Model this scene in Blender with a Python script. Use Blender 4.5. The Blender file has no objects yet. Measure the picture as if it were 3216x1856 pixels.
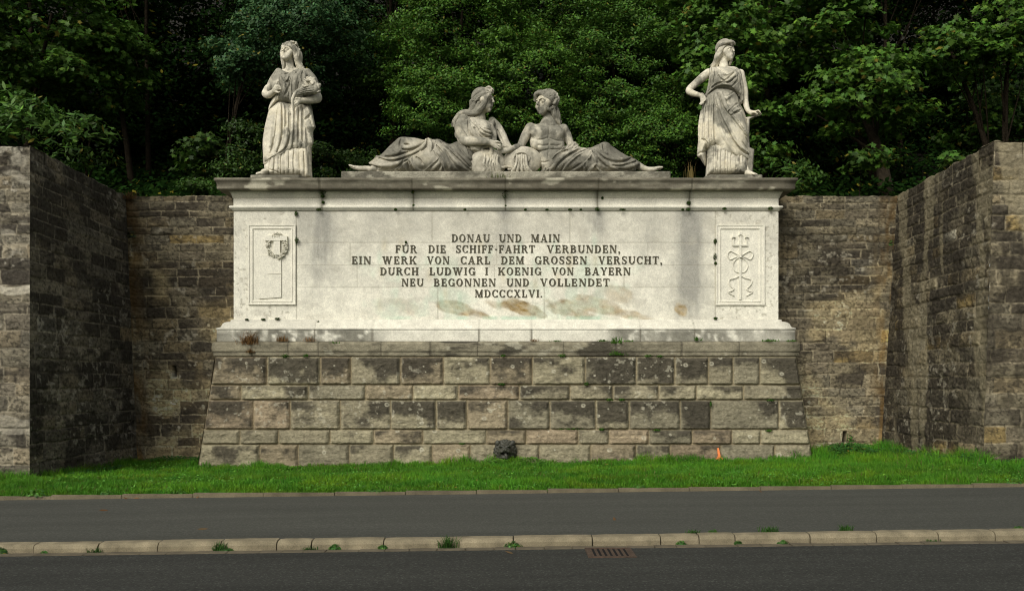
import bpy, math, random
import numpy as np
C = bpy.context.scene.collection
R = math.radians
PI = math.pi
# ------------------------------------------------------------------ camera
EYE = 1.7
F, CX, HY = 2645.0, 1608.0, 1195.0        # focal length, optical axis, eye level (in photo pixels)
cam = bpy.data.cameras.new('camera'); camo = bpy.data.objects.new('camera', cam); C.objects.link(camo)
camo.location = (0, 0, EYE); camo.rotation_euler = (R(90), 0, 0)
cam.sensor_width = 36; cam.lens = F/3216*36; cam.shift_y = (HY-928)/3216
cam.clip_start = 0.1; cam.clip_end = 2000
sc = bpy.context.scene
sc.camera = camo
# ------------------------------------------------------------------ sky and sun (soft, overcast)
SUN_EL, SUN_AZ = R(37), R(-150)            # azimuth from +Y, clockwise: behind the viewer, to the left
w = bpy.data.worlds.new("World"); sc.world = w; w.use_nodes = True
nt = w.node_tree; bg = nt.nodes['Background']
sky = nt.nodes.new('ShaderNodeTexSky'); sky.sky_type = 'NISHITA'; sky.sun_disc = False
sky.sun_elevation = SUN_EL; sky.sun_rotation = SUN_AZ
sky.air_density = 1.0; sky.dust_density = 4.0; sky.ozone_density = 0.6
hs = nt.nodes.new('ShaderNodeHueSaturation'); hs.inputs['Saturation'].default_value = 0.25
tint = nt.nodes.new('ShaderNodeMixRGB'); tint.blend_type = 'MULTIPLY'; tint.inputs['Fac'].default_value = 1
tint.inputs['Color2'].default_value = (1.0, 0.985, 0.93, 1)
nt.links.new(sky.outputs[0], hs.inputs['Color']); nt.links.new(hs.outputs[0], tint.inputs['Color1'])
nt.links.new(tint.outputs[0], bg.inputs['Color']); bg.inputs['Strength'].default_value = 0.095
sl = bpy.data.lights.new('sun', 'SUN'); sl.energy = 1.5; sl.angle = R(34); sl.color = (1, .965, .90)
slo = bpy.data.objects.new('sun', sl); C.objects.link(slo)
sd = np.array([math.sin(SUN_AZ)*math.cos(SUN_EL), math.cos(SUN_AZ)*math.cos(SUN_EL), math.sin(SUN_EL)])
import mathutils
slo.rotation_euler = mathutils.Vector(sd).to_track_quat('Z', 'Y').to_euler()
sc.view_settings.view_transform = 'Standard'; sc.view_settings.look = 'None'
sc.view_settings.exposure = 0.42; sc.view_settings.gamma = 1
try:
    sc.cycles.max_bounces = 6; sc.cycles.diffuse_bounces = 3; sc.cycles.transmission_bounces = 3; sc.cycles.glossy_bounces = 2
    sc.cycles.use_denoising = True; sc.cycles.filter_width = 1.1
except Exception: pass

# ------------------------------------------------------------------ helpers
def Wp(px, py, Y): return ((px-CX)/F*Y, Y, EYE+(HY-py)/F*Y)
def zpx(py, Y): return EYE+(HY-py)/F*Y
def xpx(px, Y): return (px-CX)/F*Y
def sm(a, b, x):
    t = np.clip((x-a)/(b-a), 0, 1); return t*t*(3-2*t)
_lat = {}
def vnoise(x, y, seed=0):
    if seed not in _lat: _lat[seed] = np.random.RandomState(seed).rand(256, 256).astype(np.float32)
    L = _lat[seed]; x = np.asarray(x, np.float64); y = np.asarray(y, np.float64)
    xi = np.floor(x).astype(int); yi = np.floor(y).astype(int); fx = x-xi; fy = y-yi
    fx = fx*fx*(3-2*fx); fy = fy*fy*(3-2*fy)
    a = L[xi & 255, yi & 255]; b = L[(xi+1) & 255, yi & 255]; c = L[xi & 255, (yi+1) & 255]; d = L[(xi+1) & 255, (yi+1) & 255]
    return (a*(1-fx)+b*fx)*(1-fy)+(c*(1-fx)+d*fx)*fy
def fbm(x, y, seed=0, o=4):
    s = 0; a = .5; n = 0
    for i in range(o):
        s = s+a*vnoise(x*2**i+i*17.3, y*2**i+i*9.1, seed+i); n += a; a *= .55
    return s/n
def mix(a, b, t): return a+(b-a)*t[..., None]
def mesh_np(name, V, polys, col=None, mat=None, parent=None, smooth=False, mesh_only=False):
    """polys: list of int arrays, each (n, k)"""
    me = bpy.data.meshes.new(name); V = np.asarray(V, np.float32)
    me.vertices.add(len(V)); me.vertices.foreach_set('co', V.ravel())
    loops = np.concatenate([np.asarray(p).ravel() for p in polys]).astype(np.int32)
    tot = np.concatenate([np.full(len(p), np.asarray(p).shape[1]) for p in polys])
    st = np.concatenate([[0], np.cumsum(tot)[:-1]]).astype(np.int32)
    me.loops.add(len(loops)); me.loops.foreach_set('vertex_index', loops)
    me.polygons.add(len(tot)); me.polygons.foreach_set('loop_start', st)
    me.update(calc_edges=True)
    if smooth: me.polygons.foreach_set('use_smooth', np.ones(len(tot), bool))
    if col is not None:
        a = me.color_attributes.new('Col', 'FLOAT_COLOR', 'POINT')
        cc = np.ones((len(V), 4), np.float32); cc[:, :3] = np.clip(col, 0, 1); a.data.foreach_set('color', cc.ravel())
    if mat: me.materials.append(mat)
    if mesh_only: return me
    o = bpy.data.objects.new(name, me); C.objects.link(o)
    if parent: o.parent = parent
    return o
def tag(o, label=None, cat=None, group=None, kind=None):
    if label: o['label'] = label
    if cat: o['category'] = cat
    if group: o['group'] = group
    if kind: o['kind'] = kind
    return o
def thing(name, label, cat, loc=(0, 0, 0), group=None):
    o = bpy.data.objects.new(name, None); C.objects.link(o); o.location = loc; o.empty_display_size = .2
    o['_l'] = 1; del o['_l']
    return tag(o, label, cat, group)
def grid_faces(n, m):
    i = np.arange(n-1)[:, None]*m+np.arange(m-1)[None, :]
    return np.stack([i, i+1, i+m+1, i+m], -1).reshape(-1, 4)
class MB:
    """collects boxes, prisms and tubes into ONE mesh"""
    def __init__(s): s.v = []; s.f = []; s.n = 0
    def add(s, v, f):
        v = [tuple(map(float, p)) for p in v]; s.v += v; s.f += [[i+s.n for i in q] for q in f]; s.n += len(v)
    def box(s, x0, y0, z0, x1, y1, z1):
        s.add([(x0, y0, z0), (x1, y0, z0), (x1, y1, z0), (x0, y1, z0), (x0, y0, z1), (x1, y0, z1), (x1, y1, z1), (x0, y1, z1)],
              [(0, 3, 2, 1), (4, 5, 6, 7), (0, 1, 5, 4), (1, 2, 6, 5), (2, 3, 7, 6), (3, 0, 4, 7)])
    def prism(s, pts, y0, y1):
        """polygon in x,z (counter-clockwise seen from the front), extruded from y0 (front) to y1"""
        n = len(pts)
        s.add([(x, y0, z) for x, z in pts]+[(x, y1, z) for x, z in pts],
              [list(range(n)), list(range(2*n-1, n-1, -1))]+[(i, i+n, (i+1) % n+n, (i+1) % n) for i in range(n)])
    def tube(s, pts, rad, k=7, flat=1.0):
        pts = np.asarray(pts, float); n = len(pts); rad = np.broadcast_to(np.asarray(rad, float), (n,))
        T = np.gradient(pts, axis=0); T /= np.linalg.norm(T, axis=1)[:, None]+1e-9
        up = np.array([0.03, 1, 0.05]); vs = []
        for i in range(n):
            a = np.cross(T[i], up); a /= np.linalg.norm(a)+1e-9; b = np.cross(a, T[i])
            for j in range(k):
                t = 2*PI*j/k; vs.append(pts[i]+rad[i]*(math.cos(t)*a+flat*math.sin(t)*b))
        fs = [(i*k+j, i*k+(j+1) % k, (i+1)*k+(j+1) % k, (i+1)*k+j) for i in range(n-1) for j in range(k)]
        fs += [list(range(k))[::-1], [(n-1)*k+j for j in range(k)]]
        s.add(vs, fs)
    def build(s, name, mat, parent=None, smooth=False):
        me = bpy.data.meshes.new(name); me.from_pydata(s.v, [], s.f); me.update()
        if smooth: me.polygons.foreach_set('use_smooth', np.ones(len(me.polygons), bool))
        if mat: me.materials.append(mat)
        o = bpy.data.objects.new(name, me); C.objects.link(o)
        if parent: o.parent = parent
        return o
def spline(pts, n=24):
    p = np.asarray(pts, float)
    if len(p) < 3: return p[0]+(p[-1]-p[0])*np.linspace(0, 1, n)[:, None]
    P = np.vstack([2*p[0]-p[1], p, 2*p[-1]-p[-2]]); out = []
    for u in np.linspace(0, len(p)-1, n):
        i = min(int(u), len(p)-2); t = u-i; a, b, c, d = P[i:i+4]
        out.append(.5*(2*b+(c-a)*t+(2*a-5*b+4*c-d)*t*t+(3*b-a-3*c+d)*t**3))
    return np.array(out)

# ------------------------------------------------------------------ materials
def mat(name, base=None, attr=False, speck=None, stretch=False, rough=.85, nscale=8, namp=.25, bump=.3, bscale=60, spec=.25, trans=0, metallic=0, fine=None, bdist=.02):
    m = bpy.data.materials.new(name); m.use_nodes = True; t = m.node_tree; N = t.nodes; L = t.links
    b = N['Principled BSDF']; b.inputs['Roughness'].default_value = rough; b.inputs['Specular IOR Level'].default_value = spec
    b.inputs['Metallic'].default_value = metallic
    tc = N.new('ShaderNodeTexCoord')
    if attr: a = N.new('ShaderNodeAttribute'); a.attribute_name = 'Col'; src = a.outputs['Color']
    else: a = N.new('ShaderNodeRGB'); a.outputs[0].default_value = (*base, 1); src = a.outputs[0]
    def noise(scale, detail=5):
        if stretch and scale == nscale:
            mp = N.new('ShaderNodeMapping'); mp.inputs['Scale'].default_value = (.12, 1.3, 1); L.new(tc.outputs['Object'], mp.inputs['Vector'])
            n = N.new('ShaderNodeTexNoise'); n.inputs['Scale'].default_value = scale; n.inputs['Detail'].default_value = 7; n.inputs['Roughness'].default_value = .65
            L.new(mp.outputs[0], n.inputs['Vector']); return n.outputs['Fac']
        n = N.new('ShaderNodeTexNoise'); n.inputs['Scale'].default_value = scale; n.inputs['Detail'].default_value = detail
        L.new(tc.outputs['Object'], n.inputs['Vector']); return n.outputs['Fac']
    def varied(src, fac, amp):
        mr = N.new('ShaderNodeMapRange'); mr.inputs[1].default_value = .25; mr.inputs[2].default_value = .75
        mr.inputs[3].default_value = 1-amp; mr.inputs[4].default_value = 1+amp; L.new(fac, mr.inputs[0])
        vm = N.new('ShaderNodeVectorMath'); vm.operation = 'SCALE'; L.new(src, vm.inputs[0]); L.new(mr.outputs[0], vm.inputs['Scale'])
        return vm.outputs[0]
    if namp: src = varied(src, noise(nscale), namp)
    if fine: src = varied(src, noise(fine[0], 2), fine[1])
    if speck:
        vo = N.new('ShaderNodeTexVoronoi'); vo.inputs['Scale'].default_value = speck[0]; L.new(tc.outputs['Object'], vo.inputs['Vector'])
        sp = N.new('ShaderNodeSeparateColor'); L.new(vo.outputs['Color'], sp.inputs[0])
        mr = N.new('ShaderNodeMapRange'); mr.inputs[1].default_value = .82; mr.inputs[2].default_value = 1.0; mr.inputs[3].default_value = .88; mr.inputs[4].default_value = speck[1]; L.new(sp.outputs[0], mr.inputs[0])
        vm = N.new('ShaderNodeVectorMath'); vm.operation = 'SCALE'; L.new(src, vm.inputs[0]); L.new(mr.outputs[0], vm.inputs['Scale']); src = vm.outputs[0]
    L.new(src, b.inputs['Base Color'])
    if bump:
        bp = N.new('ShaderNodeBump'); bp.inputs['Strength'].default_value = bump; bp.inputs['Distance'].default_value = bdist
        L.new(noise(bscale, 6), bp.inputs['Height']); L.new(bp.outputs[0], b.inputs['Normal'])
    if trans:
        tr = N.new('ShaderNodeBsdfTranslucent'); L.new(src, tr.inputs['Color'])
        mx = N.new('ShaderNodeMixShader'); mx.inputs[0].default_value = trans
        L.new(b.outputs[0], mx.inputs[1]); L.new(tr.outputs[0], mx.inputs[2]); L.new(mx.outputs[0], N['Material Output'].inputs['Surface'])
    return m
M = {}
M['masonry'] = mat('weathered_sandstone', attr=True, rough=.95, nscale=14, namp=.3, bump=.6, bscale=40, fine=(120, .2), spec=.1, bdist=.03)
M['ashlar'] = mat('rusticated_sandstone', attr=True, rough=.95, nscale=12, namp=.2, bump=.6, bscale=28, fine=(90, .2), spec=.1, bdist=.03)
M['lime'] = mat('pale_limestone', attr=True, rough=.9, nscale=7, namp=.09, bump=.3, bscale=60, fine=(38, .16), spec=.15, bdist=.01)
M['asphalt'] = mat('asphalt', (.034, .0355, .031), speck=(75, 1.9), stretch=True, rough=.9, nscale=2.2, namp=.30, bump=.5, bscale=120, fine=(40, .35), spec=.2, bdist=.01)
M['paving'] = mat('pavement_asphalt', (.063, .065, .055), speck=(80, 1.35), stretch=True, rough=.9, nscale=1.7, namp=.20, bump=.4, bscale=120, fine=(36, .22), spec=.2, bdist=.01)
M['kerb'] = mat('kerb_concrete', (.20, .172, .112), rough=.9, nscale=6, namp=.35, bump=.4, bscale=90, fine=(120, .25), spec=.2, bdist=.01)
M['edging'] = mat('edging_concrete', (.13, .11, .07), rough=.9, nscale=4, namp=.35, bump=.4, bscale=90, fine=(90, .25), bdist=.01)
M['sett'] = mat('gutter_setts', (.115, .098, .066), rough=.9, nscale=6, namp=.3, bump=.4, bscale=80)
M['soil'] = mat('shaded_soil', (.010, .009, .005), rough=1, nscale=3, namp=.4, bump=.5, bscale=20)  # darkened so the hollows look shaded; the shade is in this colour
M['turf'] = mat('turf_soil', (.035, .060, .010), rough=1, nscale=6, namp=.4, bump=.5, bscale=40)
M['grass'] = mat('grass_blades', attr=True, rough=.6, namp=0, bump=0, spec=.2, trans=.3)
M['leaf'] = mat('leaf_green', attr=True, rough=.55, namp=0, bump=0, spec=.25, trans=.22)
M['leafdim'] = mat('shaded_leaf', attr=True, rough=.95, namp=0, bump=0, spec=.0, trans=.2)  # gloss-free leaf for the dim wood, where shade is put into the colours
M['darkbark'] = mat('dark_bark', (.018, .014, .009), rough=.95, nscale=7, namp=.4, bump=.8, bscale=22, bdist=.05, spec=.05)
M['moss'] = mat('moss', attr=True, rough=.9, namp=0, bump=0, spec=.05, trans=.15)
M['bark'] = mat('bark', (.040, .031, .019), rough=.95, nscale=7, namp=.4, bump=.8, bscale=22, bdist=.05)
M['bronze'] = mat('lettering_bronze', (.062, .055, .031), rough=.6, nscale=9, namp=.5, bump=.2, bscale=80, spec=.4)
M['iron'] = mat('rusty_iron', (.060, .038, .024), rough=.8, nscale=20, namp=.4, bump=.4, bscale=90, spec=.4)
M['lionbronze'] = mat('patinated_bronze', (.040, .041, .030), rough=.6, nscale=14, namp=.5, bump=.4, bscale=50, spec=.5)
M['pitshade'] = mat('pit_shade', (.006, .006, .006), rough=1, namp=0, bump=0)
M['orange'] = mat('orange_spray_paint', (.75, .22, .07), rough=.7, nscale=30, namp=.2, bump=.1)
# ------------------------------------------------------------------ the setting
def slope(x): return .013*np.clip(x, -40, 40)
def lawn_z(x, y):
    x = np.asarray(x, float); y = np.asarray(y, float)
    return .13+slope(x)+.05*(fbm(x*.35, y*.35, 31, 3)-.5)*sm(12.3, 13.5, y)-.20*sm(12.8, 17, y)+.08*sm(6.4, 8.2, x)*sm(13, 15, y)+.03*sm(-6.5, -7.5, x)*sm(15, 17, y)
def sheet(name, xs, ys, zf, m, kind='structure', parent=None, col=None):
    X, Y = np.meshgrid(xs, ys, indexing='ij'); Z = zf(X, Y)+0*X
    o = mesh_np(name, np.stack([X, Y, Z], -1).reshape(-1, 3), [grid_faces(len(xs), len(ys))[:, ::-1]], mat=m, smooth=True)
    if kind: o['kind'] = kind
    return o
XS = np.concatenate([[-600, -200, -80], np.linspace(-40, 40, 81), [80, 200, 600]])
sheet('ground', XS, [-600, -200, -60, -20, -6, 0, 9, 12.0, 20.2], lambda x, y: slope(x)-.12, M['turf'])
sheet('road', np.linspace(-40, 40, 81), [-5.5, 0, 4, 8.47], lambda x, y: slope(x)+.002*(8.47-y), M['asphalt'])
sheet('pavement', np.linspace(-40, 40, 81), [8.74, 10, 11.86], lambda x, y: slope(x)+.088+.007*(y-8.74), M['paving'])
sheet('lawn', np.linspace(-22, 22, 130), np.linspace(11.93, 20.2, 50), lambda x, y: lawn_z(x, y)-.01, M['turf'])
def hill_z(x, y):
    return 5.55+np.clip(y-20.2, 0, 6)*.35+np.clip(y-26.2, 0, 60)*.62+.9*(fbm(x*.12+3, y*.12, 77, 3)-.5)*sm(21, 26, y)
HX = np.concatenate([[-120, -70, -45], np.linspace(-30, 30, 61), [45, 70, 120]])
sheet('hillside', HX, np.concatenate([np.linspace(20.25, 40, 30), [50, 70, 100]]), hill_z, M['soil'])
for s, nm in ((-1, 'terrace'), (1, 'terrace')):     # the earth behind the side walls
    xa = np.linspace(8.95, 40, 20)*s; xa.sort()
    sheet(nm, xa, np.linspace(15.6, 20.3, 8), lambda x, y: 5.72+0*x, M['soil'])
# kerb stones with open joints, gutter setts, lawn edging
kj = [-640, -430, -240, -95, 107, 309, 497, 694, 870, 979, 1205, 1402, 1612, 1860, 2074, 2195, 2308, 2543, 2751, 2945, 3123, 3300, 3480, 3700, 3900]
kx = [(p-CX)/F*8.62 for p in kj]
mb = MB(); rnd = random.Random(4)
for a, b in zip(kx[:-1], kx[1:]):
    g = .006; a2, b2 = a+g, b-g; dz = rnd.uniform(-.006, .006); dy = rnd.uniform(-.006, .006)
    prof = [(8.605, -.1), (8.60, .05), (8.615, .078), (8.64, .092), (8.735, .097), (8.735, -.1)]
    v = []; n = 7
    for q in range(n):
        x = a2+(b2-a2)*q/(n-1); e = .004*(q in (0, n-1))
        v += [(x, y+dy+(e if y < 8.63 else 0), z+slope(x)+dz-(e if z > .06 else 0)+rnd.uniform(-.0015, .0015)) for y, z in prof]
    f = [(q*6+j, q*6+(j+1) % 6, (q+1)*6+(j+1) % 6, (q+1)*6+j) for q in range(n-1) for j in range(6)]
    f = [t[::-1] for t in f]+[list(range(6)), [(n-1)*6+j for j in range(5, -1, -1)]]
    mb.add(v, f)
o = mb.build('kerb', M['kerb']); o['kind'] = 'structure'
mb = MB(); x = -9.5
while x < 9.5:
    L_ = rnd.uniform(.2, .34); zz = float(slope(x))+rnd.uniform(-.004, .004)
    mb.box(x+.005, 8.475+rnd.uniform(-.008, .004), zz-.1, x+L_-.005, 8.597, zz+.006); x += L_
o = mb.build('gutter', M['sett']); o['kind'] = 'structure'
mb = MB(); x = -10.5
while x < 10.5:
    L_ = 1.0; zz = float(slope(x+.5)); d = rnd.uniform(-.008, .008); dz = rnd.uniform(-.008, .008)
    mb.add([(x+.004, 11.865+d, zz-.1), (x+L_-.004, 11.865+d, zz-.1), (x+L_-.004, 11.94+d, zz-.1), (x+.004, 11.94+d, zz-.1),
            (x+.004, 11.87+d, zz+.155+dz), (x+L_-.004, 11.87+d, zz+.155+dz+.008), (x+L_-.004, 11.93+d, zz+.16+dz), (x+.004, 11.93+d, zz+.16+dz)],
           [(0, 3, 2, 1), (4, 5, 6, 7), (0, 1, 5, 4), (1, 2, 6, 5), (2, 3, 7, 6), (3, 0, 4, 7)]); x += L_
o = mb.build('pavement_edging', M['edging']); o['kind'] = 'structure'

# ------------------------------------------------------------------ masonry walls as carved height fields
def course_lines(H, h0, h1, rs, top_small=False):
    z = [0]
    while z[-1] < H-.1:
        t = z[-1]/H
        z.append(z[-1]+rs.uniform(h0*.9, h1*1.1)*(1.28-.5*t))
    z = np.array(z); return z*H/z[-1]
PAL = np.array([[.165, .142, .092], [.15, .131, .087], [.20, .172, .112], [.13, .115, .080], [.16, .142, .098], [.175, .143, .086], [.14, .12, .082]])
def masonry(P, W_, H, seed, dark=.5, res=.016, parent=None, name='wall_face', h=(.2, .28), l=(.38, .85), tone=1.0, yellow=.02, extra=None, holes=(), grey=0., jc=1.0):
    rs = np.random.RandomState(seed); nu = int(W_/res)+1; nv = int(H/res)+1
    u = np.linspace(0, W_, nu); v = np.linspace(0, H, nv); U, V = np.meshgrid(u, v, indexing='ij')
    cz = course_lines(H, h[0], h[1], rs)
    vv = V+.03*(fbm(U*.9, V*.7, seed+1, 3)-.5)+.03*(fbm(U*5, V*5, seed+5, 2)-.5)
    row = np.clip(np.searchsorted(cz, vv, side='right')-1, 0, len(cz)-2)
    dv = np.minimum(vv-cz[row], cz[row+1]-vv)
    uu = U+.05*(fbm(U*3, V*6, seed+9, 2)-.5)
    bid = np.zeros_like(row); du = np.zeros_like(U); base = 0
    for r in range(len(cz)-1):
        b = [-rs.uniform(0, .5)]
        while b[-1] < W_+.3: b.append(b[-1]+rs.uniform(*l)*(.85+.3*rs.rand()))
        b = np.array(b); mk = row == r; k = np.clip(np.searchsorted(b, uu[mk], side='right')-1, 0, len(b)-2)
        du[mk] = np.minimum(uu[mk]-b[k], b[k+1]-uu[mk]); bid[mk] = base+k; base += len(b)
    dj = np.minimum(du, dv)
    jw = .007+.013*fbm(U*2.3, V*2.3, seed+20, 3)
    joint = 1-sm(jw*.5, jw*1.5, dj)
    off = rs.uniform(-.014, .014, base)[bid]; tilt = (rs.rand(base)[bid]-.5)*.05*(V-cz[row])
    rough = .03*(fbm(U*9, V*14, seed+30, 4)-.5)
    rnd_ = -.014*(1-sm(0, .05, dj))
    hgt = (off+tilt+rough+rnd_+.03*(fbm(U*20, V*22, seed+31, 3)-.5))*(1-joint)-joint*.028*fbm(U*2, V*2, seed+41, 2)
    pc = PAL[rs.randint(0, len(PAL), base)]*rs.uniform(.76, 1.22, base)[:, None]
    yl = rs.rand(base) < yellow; pc[yl] = np.array([.24, .18, .08])*rs.uniform(.8, 1.2, yl.sum())[:, None]
    wl = rs.rand(base) < .018; pc[wl] = np.array([.40, .37, .28])
    col = pc[bid]
    strat = fbm(U*3, V*26+2*vnoise(U*2, V*2, seed+2), seed+50, 3)
    col = col*(.62+.76*strat)[..., None]
    # black crust and paler weathering, in patches that follow the stones loosely
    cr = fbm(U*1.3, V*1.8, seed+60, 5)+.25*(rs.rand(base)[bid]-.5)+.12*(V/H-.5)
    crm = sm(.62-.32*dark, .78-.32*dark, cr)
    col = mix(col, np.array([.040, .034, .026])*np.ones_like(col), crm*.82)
    lich = sm(.62, .72, fbm(U*7, V*7, seed+70, 3))*sm(.5, .6, fbm(U*.8, V*.8, seed+71, 2))
    col = mix(col, np.array([.36, .33, .25])*np.ones_like(col), lich*.6)
    mort = np.array([.29, .25, .165])*(.45+.95*fbm(U*1.6, V*1.6, seed+80, 3))[..., None]
    mort = mix(mort, np.array([.03, .026, .02])*np.ones_like(mort), sm(.5, .62, fbm(U*2.2, V*2.2, seed+81, 3))*.8)
    col = mix(col, mort, joint*.85*jc)
    g1 = fbm(U*13, V*17, seed+100, 4); g2_ = fbm(U*5, V*7, seed+104, 4); col = col*(.50+.66*g1+.34*g2_)[..., None]
    pk = sm(.60, .68, fbm(U*22, V*24, seed+108, 2)); col = mix(col, np.array([.025, .022, .017])*np.ones_like(col), pk*.6)
    if extra: col, hgt = extra(U, V, col, hgt)
    for (hu, hv, hw, hh) in holes:
        k = (np.abs(U-hu) < hw) & (np.abs(V-hv) < hh); hgt[k] = -.3; col[k] = .012
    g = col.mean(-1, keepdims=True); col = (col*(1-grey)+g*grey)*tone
    P = [np.array(p, float) for p in P]    # bottom-left, bottom-right, top-right, top-left seen from the front
    s_ = U/W_; t_ = V/H
    B = (P[0]*(1-s_)[..., None]+P[1]*s_[..., None])*(1-t_)[..., None]+(P[3]*(1-s_)[..., None]+P[2]*s_[..., None])*t_[..., None]
    nrm = np.cross(P[1]-P[0], P[3]-P[0]); nrm /= np.linalg.norm(nrm)
    fade = np.minimum(sm(0, .04, U), sm(0, .04, W_-U))
    B = B+nrm*(hgt*(.3+.7*fade))[..., None]
    if 1:                                    # ragged top edge
        B[:, -1, 2] += .09*(fbm(u*3.5, u*0, seed+90, 4)-.55)*fade[:, -1]
    n0 = nu*nv; Vt = B.reshape(-1, 3); col = col.reshape(-1, 3)
    # top of the wall, going back half a metre, and a back face
    top = B[:, -1, :]; back = top-nrm*np.array([1, 1, 0])*.5; low = back-np.array([0, 0, 2.0])
    Vt = np.vstack([Vt, back, low]); col = np.vstack([col, col.reshape(nu, nv, 3)[:, -1], col.reshape(nu, nv, 3)[:, -1]])
    i = np.arange(nu-1); tp = i*nv+nv-1
    f1 = np.stack([tp, tp+nv, n0+i+1, n0+i], 1); f2 = np.stack([n0+i, n0+i+1, n0+nu+i+1, n0+nu+i], 1)
    return mesh_np(name, Vt, [grid_faces(nu, nv)[:, ::-1], f1, f2], col, M['masonry'], parent, smooth=True)
WT = 6.0; WB = -.35
LFt, LFb, LRt, LRb = np.array([-8.87, 15.5, WT+.02]), np.array([-8.66, 15.12, WB]), np.array([-8.99, 19.6, WT]), np.array([-8.53, 19.2, WB])
RFt, RFb, RRt, RRb = np.array([8.67, 15.14, WT]), np.array([8.26, 14.8, WB]), np.array([8.96, 19.6, WT]), np.array([8.38, 19.2, WB])
def corner_brown(u0, u1, colr=(.10, .06, .02)):     # rust-brown streaks, stronger towards the inner corner
    def f(U, V, col, h):
        k = sm(u1, u0, U+.15*(fbm(U*3, V*1.2, 5, 3)-.5))*sm(.35, .6, fbm(U*6, V*1.5, 8, 3))
        return mix(col, np.array(colr)*np.ones_like(col), k*.7), h
    return f
def pale_foot(U, V, col, h):
    col = col*(1.12-.35*sm(1.6, 4.5, V))[..., None]
    k = sm(.5, .66, fbm(U*.9, V*1.1, 15, 4)+.25*(1-V/6)-.05)
    return mix(col, np.minimum(col*1.75*np.array([1.06, 1.0, .86])+np.array([.035, .028, .014]), .4), k*.7), h
def left_front(U, V, col, h):
    k = (sm(.05, .02, np.abs(V-3.72+.03*np.sin(U*7)+.04*(vnoise(U*5, V*3, 3)-.5))-.04)+sm(.68, .74, fbm(U*1.5, V*2.5, 66, 3))*.5)
    return mix(col, np.array([.40, .365, .27])*np.ones_like(col), np.clip(k, 0, 1)*.8), h
def gap(U, V, col, h): return col, h
def dark_streaks(U, V, col, h):
    k = sm(.42, .66, fbm(U*1.6+V*.22, V*.3, 25, 5))*sm(6.4, 4.0, V)*sm(.3, .6, fbm(U*5, V*4, 27, 4))
    col = mix(col, np.array([.035, .030, .022])*np.ones_like(col), k*.7)
    k2 = sm(.62, .72, fbm(U*2.2+V*.3, V*.35, 45, 3))
    return mix(col, np.array([.27, .235, .15])*np.ones_like(col), k2*.55), h
wl = thing('retaining_wall', 'weathered sandstone retaining wall left of the white monument, with dark shaded side', 'wall', (-8.8, 17, 0), 'sandstone retaining walls')
def shift(o, p): o.matrix_parent_inverse = p.matrix_world.inverted() if False else mathutils.Matrix.Translation(p.location).inverted(); return o
def put(o, t): o.parent = t; o.matrix_parent_inverse = mathutils.Matrix.Translation(t.location).inverted(); return o
put(masonry([LFb-np.array([5, 0, 0]), LFb, LFt, LFt-np.array([5, 0, 0])], 5.0, 6.4, 11, dark=.2, grey=.2, jc=.85, extra=left_front, tone=1.0, h=(.22, .29)), wl)
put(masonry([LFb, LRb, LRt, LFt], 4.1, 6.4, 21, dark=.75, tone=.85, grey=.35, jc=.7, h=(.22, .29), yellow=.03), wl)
X2 = np.array([.25, 0, 0])
put(masonry([LRb-X2, LRb+np.array([3.4, 0, 0]), LRt+np.array([3.86, 0, 0]), LRt-X2], 3.85, 6.4, 34, dark=.5, extra=lambda U, V, c, h: pale_foot(U, V, *corner_brown(.25, .75)(U, V, c, h)), holes=[(1.2, 2.28, .045, .13)], yellow=.04, h=(.19, .26)), wl)
wr = thing('retaining_wall', 'weathered sandstone retaining wall right of the white monument, with black streaks', 'wall', (8.8, 17, 0), 'sandstone retaining walls')
def corner_brown_r(U, V, c, h): return corner_brown(0, .5)(3.6-U, V, c, h)
put(masonry([RRb-np.array([3.4, 0, 0]), RRb+X2, RRt+X2, RRt-np.array([3.98, 0, 0])], 3.85, 6.4, 42, dark=.34, extra=lambda U, V, c, h: pale_foot(U, V, *corner_brown_r(U, V, c, h)), holes=[(2.72, .78, .05, .13)], yellow=.04, h=(.19, .27)), wr)
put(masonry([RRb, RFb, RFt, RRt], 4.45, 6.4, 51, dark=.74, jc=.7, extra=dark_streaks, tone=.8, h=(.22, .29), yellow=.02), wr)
put(masonry([RFb, RFb+np.array([5, 0, 0]), RFt+np.array([5, 0, 0]), RFt], 5.0, 6.4, 62, dark=.45, extra=dark_streaks, jc=.8, h=(.22, .29)), wr)
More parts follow.
